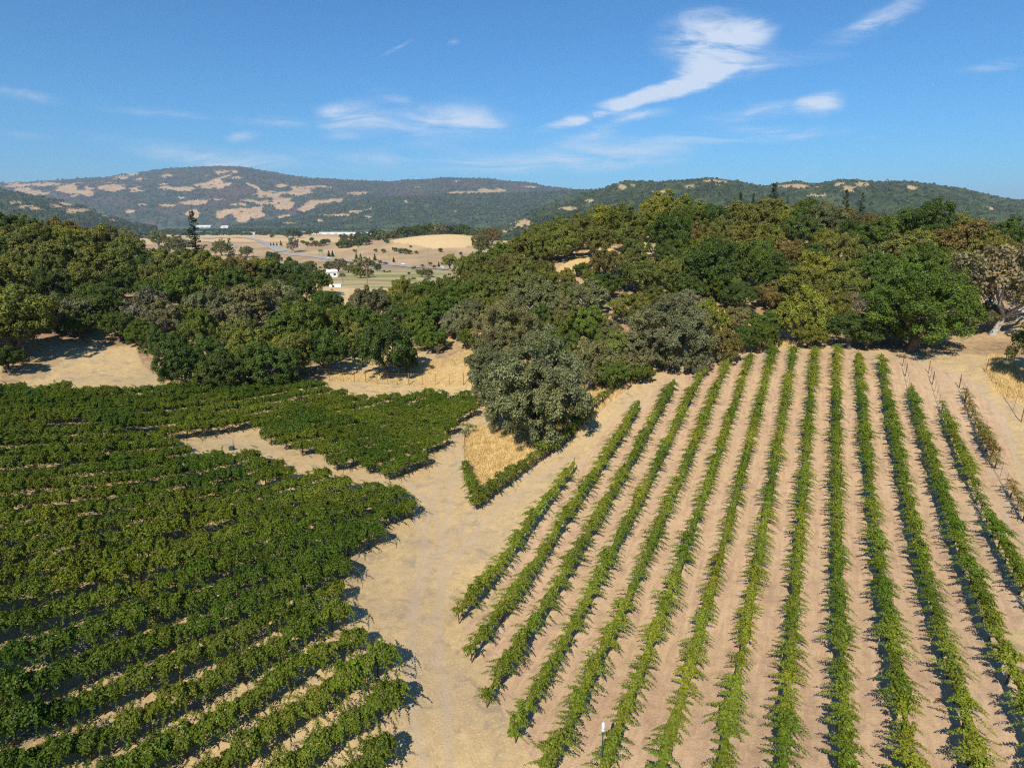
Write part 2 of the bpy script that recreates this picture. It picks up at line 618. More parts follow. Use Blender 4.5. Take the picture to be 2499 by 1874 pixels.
def make_ground():
    t = NT("dry_ground")
    p = t.pos()
    z1 = t.node("ShaderNodeSeparateColor")
    t.l.new(t.attr("zone_a").outputs["Color"], z1.inputs[0])
    z2 = t.node("ShaderNodeSeparateColor")
    t.l.new(t.attr("zone_b").outputs["Color"], z2.inputs[0])
    z3 = t.node("ShaderNodeSeparateColor")
    t.l.new(t.attr("zone_c").outputs["Color"], z3.inputs[0])
    soil, gold, litter = z1.outputs[0], z1.outputs[1], z1.outputs[2]
    rut, gravel, green = z2.outputs[0], z2.outputs[1], z2.outputs[2]
    far, mid, row = z3.outputs[0], z3.outputs[1], z3.outputs[2]
    nb = t.noise(p, .22, 5, .6)
    nm = t.noise(p, 1.3, 6, .65, .3)
    nf = t.noise(p, 7.5, 6, .7, .4)
    nx = t.noise(t.scaled(p, (1, 1, 1)), 26, 3, .7)
    # straw stubble lane
    c = t.mix(t.ramp(nm, .3, .7), (.46, .325, .158), (.60, .425, .212))
    c = t.mix(t.ramp(nb, .38, .68, 0, .6), c, (.42, .31, .195))
    c = t.mix(t.ramp(nf, .50, .72, 0, .75), c, (.72, .54, .28))
    c = t.mix(t.ramp(nf, .44, .28, 0, .7), c, (.235, .17, .105))
    ng = t.noise(p, .7, 5, .7, .6)
    c = t.mix(t.ramp(ng, .50, .66, 0, .75), c, (.31, .245, .165))
    c = t.mix(t.ramp(t.noise(p, .45, 2), .74, .78, 0, .55), c, (.52, .50, .45))
    # vineyard soil: pinkish brown, fallen red leaves
    pr = t.scaled(p, (1, 1, 1), (0, 0, radians(26.5)))          # x now runs across the rows
    sp_ = t.node("ShaderNodeSeparateXYZ")
    t.l.new(pr, sp_.inputs[0])
    fr = t.math('FRACT', t.math('MULTIPLY_ADD', sp_.outputs[0], 1 / 2.6, .4615))
    strip = t.math('ABSOLUTE', t.math('SUBTRACT', fr, .5))      # 0 between rows, .5 under a row
    streak = t.noise(t.scaled(p, (1, 1, 1), (0, 0, radians(26.5))), 1, 1)
    streak = t.noise(t.scaled(pr, (3.2, .28, 1)), 1.0, 6, .65)
    s = t.mix(t.ramp(nm, .3, .7), (.40, .255, .160), (.54, .36, .222))
    s = t.mix(t.ramp(streak, .42, .62, 0, .6), s, (.60, .43, .255))
    s = t.mix(t.ramp(t.math('ADD', strip, t.math('MULTIPLY', nb, .25)), .40, .56, 0, .65), s, (.56, .415, .245))
    s = t.mix(t.ramp(nb, .45, .62, 0, .4), s, (.52, .385, .225))
    s = t.mix(t.ramp(nf, .52, .70, 0, .6), s, (.62, .44, .27))
    s = t.mix(t.ramp(nf, .43, .30, 0, .55), s, (.24, .165, .12))
    nr = t.noise(p, 19, 2, .6)
    rmask = t.math('MULTIPLY', t.ramp(nr, .56, .66), t.ramp(nb, .40, .6))
    s = t.mix(t.math('MULTIPLY', rmask, .8), s, (.33, .15, .09))
    s = t.mix(t.ramp(t.noise(p, .9, 5, .7, .5), .5, .66, 0, .55), s, (.33, .225, .15))
    c = t.mix(soil, c, s)
    # golden standing grass
    g = t.mix(t.ramp(nf, .32, .68), (.40, .265, .095), (.76, .54, .235))
    g = t.mix(t.ramp(nb, .35, .7, 0, .6), g, (.70, .50, .23))
    c = t.mix(gold, c, g)
    # leaf litter and thin brown grass under the trees
    lt = t.mix(t.ramp(nm, .35, .65), (.20, .115, .066), (.36, .24, .14))
    lt = t.mix(t.ramp(nf, .5, .7, 0, .5), lt, (.44, .30, .18))
    c = t.mix(litter, c, lt)
    # wheel ruts: pressed pale dust
    c = t.mix(t.math('MULTIPLY', rut, t.ramp(nm, .3, .6, .35, .9)), c, (.47, .36, .25))
    c = t.mix(t.math('MULTIPLY', gravel, t.ramp(nf, .3, .55, .5, 1)), c, (.20, .19, .185))
    # fields
    gr = t.mix(t.ramp(t.noise(t.scaled(p, (.01, .045, .1), (0, 0, .2)), 1.5, 5), .42, .62), (.44, .33, .18), (.24, .24, .09))
    c = t.mix(green, c, gr)
    # valley floor slopes
    nv = t.noise(p, .012, 6, .6)
    mc = t.mix(t.ramp(nv, .35, .65), (.33, .225, .135), (.47, .33, .18))
    mc = t.mix(row, mc, (.62, .44, .22))
    mc = t.mix(t.ramp(t.noise(p, .25, 4), .55, .75, 0, .5), mc, (.17, .13, .08))
    c = t.mix(mid, c, mc)
    # distant vineyards: strips of green and straw
    fv = t.noise(t.scaled(p, (.0006, .005, .1), (0, 0, .1)), 1.6, 3)
    fc = t.mix(t.ramp(fv, .42, .50), (.06, .09, .03), (.09, .115, .04))
    fc = t.mix(t.ramp(fv, .66, .70), fc, (.33, .25, .14))
    c = t.mix(far, c, fc)
    hsum = t.math('MULTIPLY_ADD', nf, .8, t.math('MULTIPLY_ADD', nx, .5, nm))
    b = t.bump(hsum, .55, .10)
    return t.surf(c, .95, b, .1)


M_GROUND = make_ground()

# ------------------------------------------------------------------ ground sheet
def polar(th, r):
    T, R_ = np.meshgrid(th, r)
    return R_ * np.sin(T), R_ * np.cos(T)


thF = np.radians(np.concatenate([np.linspace(-180, -60, 40)[:-1], np.linspace(-60, -46, 30)[:-1], np.linspace(-46, 46, 700),
                                 np.linspace(46, 60, 30)[1:], np.linspace(60, 180, 40)[1:]]))
rr = np.exp(np.concatenate([np.linspace(np.log(5), np.log(300), 520), np.linspace(np.log(300), np.log(1700), 170)[1:],
                            np.linspace(np.log(1700), np.log(24000), 60)[1:]]))
GX, GY = polar(thF, rr)
GZ = H(GX, GY)
nR, nT = GX.shape


def zone(poly, warp=1.2, wl_=3.0):
    wx = fbm(GX / wl_, GY / wl_, 3) * 2 * warp
    wy = fbm(GX / wl_ + 50, GY / wl_ + 30, 3) * 2 * warp
    return inpoly(GX + wx, GY + wy, poly).astype(float)


gR = np.hypot(GX, GY)
Z_soil = zone(Gp([(1128, 1545), (1395, 1140), (1560, 975), (1650, 910), (1790, 868), (2040, 856), (2230, 872), (2390, 935), (2470, 1080), (2495, 1250),
                  (2497, 1500), (2498, 1873), (1340, 1873), (1255, 1800)]))
_far_right = [(60, 30), (60, 5), (4, 6)]
Z_soil = np.maximum(Z_soil, ((GY < 24) & (GX > 7 + (24 - GY) * -.3) & (GX < 60) & (GY > -20)).astype(float))
Z_gold = zone(Gp([(1128, 1075), (1132, 1150), (1165, 1235), (1300, 1135), (1420, 1052), (1500, 975), (1560, 935), (1480, 915), (1420, 930), (1400, 1000), (1340, 1040), (1250, 1050), (1180, 1040), (1150, 1050)]), .5)
Z_gold = np.maximum(Z_gold, zone(Gp([(1460, 965), (1600, 893), (1760, 860), (1900, 846), (2020, 838), (2000, 832), (1900, 836), (1740, 850), (1600, 878), (1500, 925)]), .4))
Z_gold = np.maximum(Z_gold, zone(Gp([(2410, 868), (2470, 868), (2498, 930), (2498, 985), (2440, 965), (2400, 905)]), .6))
Z_gold = np.maximum(Z_gold, .8 * zone(Gp([(1360, 660), (1400, 625), (1480, 598), (1510, 606), (1440, 640), (1400, 665)]), 1.5))
Z_gold = np.maximum(Z_gold, .8 * zone(Gp([(1515, 660), (1530, 620), (1580, 570), (1600, 572), (1580, 620), (1560, 670)]), 1.5))
Z_gold = np.maximum(Z_gold, .8 * zone(Gp([(1740, 800), (1750, 745), (1840, 740), (1850, 800), (1790, 830)]), 1.5))
Z_gold = np.maximum(Z_gold, .55 * zone(Gp([(740, 925), (860, 905), (960, 905), (1060, 880), (1170, 830), (1170, 935), (900, 935)]), 3))
forest = zone(Gp([(1010, 860), (1080, 800), (1120, 840), (1180, 880), (1250, 900), (1330, 1000), (1420, 960), (1500, 915), (1600, 882), (1760, 850), (1900, 836), (2050, 832), (2300, 840), (2420, 850), (2498, 870),
                  (2498, 700), (2498, 640), (2200, 600), (1900, 600), (1600, 600), (1450, 640), (1200, 700), (1000, 800)]), 2.5)
forest = np.maximum(forest, ((gR > 100) & (gR < 210) & (GX > -14) & (GX < 170)).astype(float) * (GX > -14 + (GY - 100) * .02))
forest = np.maximum(forest, ((gR > 118) & (gR < 230) & (GX < -18 - (GY - 118) * .35)).astype(float))
forest = np.maximum(forest, zone(Gp([(0, 942), (100, 925), (150, 880), (200, 830), (260, 800), (330, 850), (380, 925), (480, 935), (700, 925), (800, 895), (870, 870), (850, 830), (600, 800), (200, 720), (0, 700)]), 1.5))
Z_litter = forest * (.45 + .5 * sstep(fbm(GX / 7, GY / 7, 3), -.15, .2)) * (1 - Z_gold)
RUTS = [[(1065, 1870), (1035, 1600), (1050, 1400), (1070, 1250), (1085, 1170), (1120, 1080), (1145, 1020), (1162, 985)],
        [(1030, 1500), (1075, 1370), (1180, 1250), (1320, 1150), (1440, 1050), (1560, 945), (1700, 885), (1900, 856), (2100, 856), (2250, 885), (2370, 945)],
        [(1060, 1330), (1030, 1230), (960, 1175), (850, 1130), (700, 1085), (560, 1075)],
        [(2370, 945), (2440, 1060), (2480, 1180), (2497, 1300)]]
Z_rut = np.zeros_like(GX)
Z_road = np.zeros_like(GX)
for r_ in RUTS:
    d = linedist(GX, GY, Gp(r_)) + fbm(GX / 5, GY / 5, 2) * .5
    Z_rut = np.maximum(Z_rut, np.exp(-((d - .85) / .28) ** 2))
    Z_road = np.maximum(Z_road, np.exp(-((d - .85) / .28) ** 2) * .85 + .35 * sstep(2.8, 1.5, .5) * sstep(-d, -3.0, -1.4))
Z_road = np.clip(Z_road, 0, 1) * (gR < 120)
Z_gravel = zone(Gp([(0, 1770), (60, 1745), (240, 1680), (360, 1640), (380, 1650), (260, 1710), (60, 1800), (0, 1830)]), .5) \
    + zone(Gp([(40, 1870), (110, 1830), (260, 1760), (320, 1745), (240, 1800), (120, 1873)]), .5) \
    + zone(Gp([(815, 1630), (870, 1600), (880, 1610), (830, 1645)]), .4)
Z_gravel = np.clip(Z_gravel, 0, 1)
_px, _py = project(GX, np.maximum(GY, 1), GZ)
Z_green = ((gR > 290) & (gR < 500) & (GY > 0)).astype(float) * sstep(GX, -190, -150) * sstep(-GX, 0, 60)
Z_mid = sstep(gR, 160, 170) * (1 - Z_green)
Z_far = sstep(gR, 2400, 2700)
_gap = zone([tuple(np.array([(px - 1249.5) / F * Y, Y])) for px, Y in ((960, 870), (1000, 820), (1060, 790), (1130, 790), (1180, 860), (1180, 960), (1083, 1000), (960, 990))], 25, 60) + .9 * ((gR > 1150) & (gR < 2500)) * sstep(fbm(GX / 300, GY / 300, 3), -.2, .1)
_gap = np.clip(_gap + .9 * ((gR > 165) & (gR < 300) & (np.abs(GX + 55 + (GY - 200) * .28) < 60)), 0, 1)
ZA = np.stack([Z_soil, Z_gold, Z_litter, np.ones_like(GX)], -1)
ZB = np.stack([Z_road, Z_gravel, Z_green, np.ones_like(GX)], -1)
ZC = np.stack([Z_far, Z_mid, _gap, np.ones_like(GX)], -1)
ii = np.arange(nR * nT).reshape(nR, nT)
Fq = np.stack([ii[:-1, :-1], ii[:-1, 1:], ii[1:, 1:], ii[1:, :-1]], -1).reshape(-1, 4)[:, ::-1]
me = np_mesh("ground", np.stack([GX, GY, GZ], -1).reshape(-1, 3), Fq, [M_GROUND], True,
             cattrs={"zone_a": ZA.reshape(-1, 4), "zone_b": ZB.reshape(-1, 4), "zone_c": ZC.reshape(-1, 4)})
ground = link(bpy.data.objects.new("ground", me))
tag(ground, kind="structure")
# the hole under the drone, far outside any view, is closed by a small disc
cap = np_mesh("ground_cap", [(GX[0, k], GY[0, k], GZ[0, k]) for k in range(0, nT - 1)] + [(0, 0, float(GZ[0].mean()))],
              [(k, (k + 1) % (nT - 1), nT - 1) for k in range(nT - 1)], [M_GROUND], nvert=3)
o = link(bpy.data.objects.new("ground_below", cap))
tag(o, kind="structure")


# ------------------------------------------------------------------ distant hills
def make_hill_mat(name, forest_a, forest_b, grass, burnt=0.0):
    t = NT(name)
    p = t.pos()
    z = t.node("ShaderNodeSeparateColor")
    t.l.new(t.attr("cover").outputs["Color"], z.inputs[0])
    n1 = t.noise(p, .014, 6, .75)
    n2 = t.noise(p, .0022, 4)
    c = t.mix(t.ramp(n1, .38, .62), forest_a, forest_b)
    if burnt:
        c = t.mix(t.math('MULTIPLY', t.ramp(n2, .48, .62), burnt), c, (.12, .065, .05))
    g = t.mix(t.ramp(n1, .35, .7), grass, tuple(x * .72 for x in grass))
    g = t.mix(t.ramp(t.noise(p, .035, 3, .6), .60, .68), g, forest_a)
    c = t.mix(z.outputs[0], c, g)
    return t.surf(c, .95, None, .05)


def hills(name, sky_px, Yc, Yb, zb, patches, mat, amp=60, bumps=5.0, n_t=900, n_s=220, seed=0, gam=.8, sc=1.0, auto=0.0, back=1.35):
    xs = np.array([a for a, b in sky_px], float)
    ys = np.array([b for a, b in sky_px], float)
    th, qc = [], []
    for x, y in zip(xs, ys):
        u, fw, dn = ray(x, y)
        th.append(math.atan2(u, fw))
        qc.append(dn / math.hypot(u, fw))
    th, qc = np.array(th), np.array(qc)
    T = np.linspace(th[0], th[-1], n_t)
    Q = np.interp(T, th, qc)
    k = np.hanning(9)
    Q = np.convolve(np.pad(Q, 4, mode='edge'), k / k.sum(), 'valid')
    S = np.linspace(0, back, n_s)
    TT, SS = np.meshgrid(T, S)
    rc, rb = Yc / np.cos(TT), Yb / np.cos(TT)
    crest = Q[None, :] * rc
    Rr = rb + (rc - rb) * SS
    prof = np.where(SS < 1, np.clip(SS, 0, 1) ** gam * (1 - .12 * (1 - np.clip(SS, 0, 1))), 1 - ((SS - 1) / (back - 1)) ** 1.5 * .8)
    X, Y = Rr * np.sin(TT), Rr * np.cos(TT)
    wl2 = amp * 9 * sc
    sp = 1 - np.abs(fbm(X / wl2 + seed, Y / (wl2 * 2.2) + seed, 4)) * 4.2      # spurs and gullies running downhill
    env = np.sin(np.clip(SS, 0, 1) * pi) ** .7
    crz = crest - zb
    z = zb + crz * prof + env * (sp - .35) * amp * .9
    z = np.where(SS < 1, np.minimum(z, zb + (crz * (.55 + .45 * SS)) + amp * .1), z)
    near = sstep(SS, .82, 1.0) * sstep(-SS, -1.2, -1.0)
    z = z + near * fbm(X / (amp * 2.5), Y / (amp * 2.5) + seed, 3) * amp * .10
    px, py = project(X, Y, z + CAMZ)
    cov = np.zeros_like(X)
    wx = fbm(X / (300 * sc) + 3, Y / (300 * sc), 6) * 2.1
    wy = fbm(X / (300 * sc) + 30, Y / (300 * sc) + 8, 6) * 1.7
    speck = fbm(X / (70 * sc), Y / (110 * sc) + 4, 4)
    for a, b, rx, ry, *tl in patches:
        tl = radians(tl[0]) if tl else 0
        dx, dy = px - a + wx * rx * 1.1, py - b + wy * ry * 1.3
        dx, dy = dx * cos(tl) + dy * sin(tl), -dx * sin(tl) + dy * cos(tl)
        cov = np.maximum(cov, 1 - sstep(np.hypot(dx / rx, dy / ry) * .88 + speck * 1.5, .8, .95))
    if auto > 0:
        cov = np.maximum(cov, sstep(fbm(X / (420 * sc) + 7 + seed, Y / (420 * sc), 5), .235 - auto, .27 - auto))
    tree = np.random.RandomState(seed + 3).rand(*X.shape)
    bz = (tree ** 1.5) * bumps
    z = z + bz * (1 - cov) * sstep(SS, 0, .05)
    ii = np.arange(n_s * n_t).reshape(n_s, n_t)
    Fq = np.stack([ii[:-1, :-1], ii[:-1, 1:], ii[1:, 1:], ii[1:, :-1]], -1).reshape(-1, 4)[:, ::-1]
    cov4 = np.stack([cov, cov, cov, np.ones_like(cov)], -1).reshape(-1, 4)
    me = np_mesh(name, np.stack([X, Y, z + CAMZ], -1).reshape(-1, 3), Fq, [mat], False, cattrs={"cover": cov4})
    o = link(bpy.data.objects.new(name, me))
    tag(o, kind="structure")
    WOODS.append((X.ravel(), Y.ravel(), z.ravel() + CAMZ, cov.ravel(), SS.ravel()))
    return o


WOODS = []
HM1 = make_hill_mat("far_hill_cover", (.022, .034, .018), (.080, .085, .045), (.50, .33, .17), .6)
HM2 = make_hill_mat("wooded_hill_cover", (.022, .038, .016), (.075, .095, .038), (.48, .33, .17))
P_A = [(109, 452, 40, 8), (47, 454, 30, 5), (47, 466, 20, 5), (83, 475, 35, 6), (168, 466, 38, 10), (217, 471, 14, 7), (215, 459, 15, 4),
       (274, 457, 36, 9), (293, 435, 25, 5), (326, 428, 20, 4), (345, 439, 16, 4), (331, 464, 20, 6), (420, 457, 20, 7), (456, 464, 22, 10),
       (529, 447, 34, 15), (411, 431, 14, 5), (569, 421, 9, 3.5), (590, 435, 16, 3), (442, 483, 10, 3.5), (411, 505, 30, 4.5), (472, 501, 16, 3.5),
       (543, 525, 36, 10), (590, 525, 30, 13), (472, 525, 14, 7), (579, 501, 16, 4), (347, 501, 9, 2.5), (316, 519, 12, 4), (575, 523, 60, 11),
       (626, 517, 18, 12), (667, 479, 40, 14, 8), (727, 470, 30, 11), (683, 453, 15, 5), (620, 455, 14, 4, 30), (771, 458, 28, 6), (689, 504, 28, 9),
       (752, 506, 22, 10, -15), (802, 494, 38, 6, -6), (525, 441, 26, 11), (884, 474, 9, 2.5), (1023, 480, 9, 2.5), (1045, 479, 9, 4),
       (1130, 472, 30, 6), (1187, 469, 38, 6), (1111, 445, 13, 2.5), (1290, 458, 14, 2), (1016, 458, 6, 2.5), (700, 530, 18, 5), (640, 500, 12, 4)]
hills("mountain", [(-260, 452), (-60, 447), (0, 448), (60, 446), (150, 441), (270, 431), (330, 423), (420, 413), (540, 407), (600, 411), (680, 425), (760, 437), (850, 442),
                   (950, 446), (1000, 442), (1090, 436), (1145, 438), (1192, 437), (1240, 444), (1289, 448), (1325, 456), (1400, 464), (1460, 470), (1700, 480)],
      8200, 5300, -45, P_A, HM1, amp=75, bumps=16, n_t=1000, n_s=330, seed=2, gam=.62, sc=1.4, auto=.02)
P_B = [(878, 520, 18, 8), (900, 513, 8, 3, -20), (821, 528, 34, 3.5), (903, 531, 13, 3.5), (782, 543, 10, 4), (991, 493, 5, 4), (1111, 518, 6, 2.5), (700, 548, 20, 3)]
hills("wooded_hill", [(560, 556), (640, 546), (720, 531), (800, 506), (860, 493), (950, 484), (1000, 481), (1080, 477), (1150, 476), (1250, 474), (1350, 470), (1430, 467), (1600, 466), (1800, 480)],
      5200, 3900, -45, P_B, HM2, amp=40, bumps=13, n_t=900, n_s=260, seed=9, gam=.7, sc=1.0)
P_C = [(1517, 456, 11, 7), (1543, 453, 6, 4), (1722, 444, 26, 7), (1755, 447, 14, 6), (1687, 456, 14, 4), (1951, 455, 42, 6), (2046, 452, 13, 5), (2102, 456, 17, 7),
       (2074, 463, 22, 7), (2225, 463, 13, 6, 25), (1394, 512, 26, 5), (1441, 491, 11, 4), (2414, 510, 17, 5), (1256, 542, 30, 8, -10),
       (1290, 553, 20, 8, -15), (1212, 555, 14, 5), (1243, 565, 26, 4, -18), (1340, 500, 8, 3), (1610, 470, 20, 3), (2000, 480, 30, 3)]
hills("wooded_ridge", [(1100, 592), (1150, 580), (1200, 566), (1250, 546), (1300, 522), (1350, 500), (1400, 482), (1440, 471), (1463, 466), (1490, 456), (1521, 446), (1570, 445), (1615, 447),
                       (1669, 443), (1734, 437), (1770, 441), (1808, 446), (1835, 453), (1863, 458), (1899, 452), (1949, 446), (1975, 452), (2000, 452), (2035, 445), (2061, 441), (2090, 441),
                       (2130, 446), (2180, 445), (2235, 448), (2296, 457), (2368, 468), (2441, 486), (2495, 492), (2560, 505), (2800, 540)],
      2900, 1500, -45, P_C, HM2, amp=42, bumps=9, n_t=1100, n_s=300, seed=21, gam=.75, sc=.7, auto=.01)
P_D = [(28, 496, 17, 5), (68, 508, 26, 4), (137, 506, 22, 7), (163, 498, 28, 4.5), (189, 511, 38, 5.5), (213, 518, 18, 4.5), (177, 521, 16, 4.5), (255, 526, 26, 6, 28), (90, 513, 16, 4)]
hills("low_hill", [(-300, 440), (-100, 452), (0, 465), (40, 472), (100, 482), (150, 493), (210, 506), (264, 528), (320, 548), (380, 556)],
      3300, 2300, -45, P_D, HM2, amp=32, bumps=9, n_t=420, n_s=160, seed=33, gam=.75, sc=.8)

# ------------------------------------------------------------------ foliage meshes
def quads_mesh(name, C, N_, size, tone, rs, mats=(M_FOL,), aspect=.8):
    """one small kite-shaped leaf face per point"""
    n = len(C)
    N_ = N_ / (np.linalg.norm(N_, axis=1, keepdims=True) + 1e-9)
    t = rs.randn(n, 3)
    t -= (t * N_).sum(1, keepdims=True) * N_
    t /= np.linalg.norm(t, axis=1, keepdims=True) + 1e-9
    b = np.cross(N_, t)
    s = np.asarray(size).reshape(-1, 1) * np.ones((n, 1)) * .5
    bend = N_ * s * .25
    V = np.stack([C - t * s, C - b * s * aspect + bend, C + t * s * 1.1, C + b * s * aspect + bend], 1).reshape(-1, 3)
    Fq = np.arange(4 * n).reshape(n, 4)
    return np_mesh(name, V, Fq, mats, False, fattr={"tone": tone})


def unit(v):
    return v / (np.linalg.norm(v, axis=-1, keepdims=True) + 1e-9)


def crown_mesh(seed, n=13000, lobes=24, leaf=.062, flat=.62, open_=.0, bottom=-.35):
    """broadleaf crown of unit radius, centred on the origin; clumps of leaves with gaps between them"""
    rs = np.random.RandomState(seed)
    cen, rad = [], []
    tries = 0
    while len(cen) < lobes and tries < 4000:
        tries += 1
        d = unit(rs.randn(3))
        if d[2] < bottom:
            continue
        k = rs.uniform(.45, .80) if rs.rand() > .2 else rs.uniform(.1, .45)
        c = d * k * np.array([1, 1, flat])
        c[2] += .04 * rs.randn()
        r = rs.uniform(.20, .36) * (1.12 - .25 * k)
        if all(np.linalg.norm(c - q) > .62 * (r + s) * .8 for q, s in zip(cen, rad)):
            cen.append(c)
            rad.append(r)
    if not open_:
        for q in ((0, 0, .0, .50), (.3, .1, -.12, .36), (-.28, .18, -.1, .36), (0, -.32, -.12, .36)):
            cen.append(np.array(q[:3]) * np.array([1, 1, flat]))
            rad.append(q[3])
    cen, rad = np.array(cen), np.array(rad)
    m = len(cen)
    sub = []  # little sub-clumps on each lobe give the broken, cauliflower outline
    for i in range(m):
        for _ in range(11):
            d = unit(rs.randn(3))
            if d[2] < -.55:
                continue
            sub.append((cen[i] + d * rad[i] * np.array([1, 1, .8]) * rs.uniform(.55, 1.0), rad[i] * rs.uniform(.26, .48), i))
    sc = np.array([s[0] for s in sub])
    sr = np.array([s[1] for s in sub])
    st = rs.rand(len(sub)) * .45 + np.repeat(rs.rand(m) * .3, 1)[[s[2] for s in sub]]
    w = sr ** 2
    pick = rs.choice(len(sub), n * 2, p=w / w.sum())
    d = unit(rs.randn(n * 2, 3))
    d[:, 2] = np.where((d[:, 2] < -.2) & (rs.rand(n * 2) < .6), -d[:, 2], d[:, 2])
    P = sc[pick] + d * (sr[pick] * rs.uniform(.55, 1.1, n * 2))[:, None]
    # drop what sits deep inside another lobe
    keep = np.ones(len(P), bool)
    for i in range(m):
        q = (P - cen[i]) / np.array([1, 1, .85])
        keep &= np.linalg.norm(q, axis=1) > rad[i] * .62
    P, d, pick = P[keep][:n], d[keep][:n], pick[keep][:n]
    if open_ > 0:
        gate = np.sin(P[:, 0] * 9 + seed) * np.sin(P[:, 1] * 8 + 2) * np.sin(P[:, 2] * 10 + 1)
        k = rs.rand(len(P)) > open_ * (gate > .1)
        P, d, pick = P[k], d[k], pick[k]
    nrm = unit(d * .8 + rs.randn(len(P), 3) * .55 + np.array([0, 0, .35]))
    tone = np.clip(st[pick] + rs.rand(len(P)) * .35 - .05, 0, 1)
    ex = np.abs(P[:, :2]).max()
    P = P / np.percentile(np.linalg.norm(P[:, :2], axis=1), 97)
    return quads_mesh("crown", P, nrm, leaf * rs.uniform(.7, 1.35, len(P)), tone, rs)


def limb_mesh(seed, name, mat, r0=.085, zc=1.0, spread=.55, n_limb=6):
    """trunk from z=0 with limbs reaching into a crown centred at z=zc, radius 1"""
    rs = random.Random(seed)
    mb = MB()
    fork = zc * rs.uniform(.28, .42)
    lean = Vector((rs.uniform(-.12, .12), rs.uniform(-.12, .12), 0))
    mb.tube([(0, 0, -.12), (0, 0, .04), lean * .5 + Vector((0, 0, fork * .55)), lean + Vector((0, 0, fork))],
            [r0 * 1.5, r0 * 1.1, r0 * .9, r0 * .8], 8)
    for i in range(n_limb):
        a = 2 * pi * (i + rs.random() * .6) / n_limb
        e = Vector((cos(a) * spread * rs.uniform(.7, 1.25), sin(a) * spread * rs.uniform(.7, 1.25), zc * rs.uniform(.8, 1.15)))
        s = lean + Vector((0, 0, fork * rs.uniform(.8, 1)))
        m1 = s.lerp(e, .4) + Vector((rs.uniform(-.07, .07), rs.uniform(-.07, .07), -.04))
        m2 = s.lerp(e, .75) + Vector((rs.uniform(-.08, .08), rs.uniform(-.08, .08), .03))
        mb.tube([s, m1, m2, e], [r0 * .62, r0 * .42, r0 * .27, r0 * .1], 6)
        for _ in range(3):
            q = m1.lerp(e, rs.random())
            e2 = q + Vector((rs.uniform(-.3, .3), rs.uniform(-.3, .3), rs.uniform(.05, .35)))
            mb.tube([q, q.lerp(e2, .5) + Vector((0, 0, .04)), e2], [r0 * .24, r0 * .16, r0 * .05], 5)
    return mb.mesh(name, mat, True)


def conifer_mesh(seed, n=7000, thin=0.0, leaf=.05):
    """unit height, radius about .22; tiers of drooping boughs"""
    rs = np.random.RandomState(seed)
    P, N_, tn = [], [], []
    z = .08
    while z < .985:
        r = .23 * (1 - z) ** .75 * rs.uniform(.75, 1.15) + .012
        nb = max(4, int(9 * (1 - z) + 3))
        for k in range(nb):
            if rs.rand() < thin:
                continue
            a = rs.rand() * 2 * pi
            rr_ = r * rs.uniform(.65, 1.15)
            m = int(26 * (rr_ / .2) + 8)
            f = rs.rand(m) ** .7
            x = rr_ * f
            side = rs.randn(m) * .020 * (1.3 - f)
            zz = z - .05 * f * (rr_ / .2) + .03 * f ** 2 + rs.randn(m) * .006
            P.append(np.stack([x * cos(a) - side * sin(a), x * sin(a) + side * cos(a), zz], 1))
            N_.append(np.stack([np.full(m, cos(a) * .3), np.full(m, sin(a) * .3), np.full(m, .8)], 1) + rs.randn(m, 3) * .4)
            tn.append(np.full(m, rs.uniform(0, .6)) + rs.rand(m) * .25)
        z += .021 + .012 * rs.rand()
    P, N_, tn = np.concatenate(P), np.concatenate(N_), np.concatenate(tn)
    return quads_mesh("crown", P, N_, leaf * .55 * rs.uniform(.6, 1.2, len(P)), np.clip(tn, 0, .84), rs, aspect=.6)


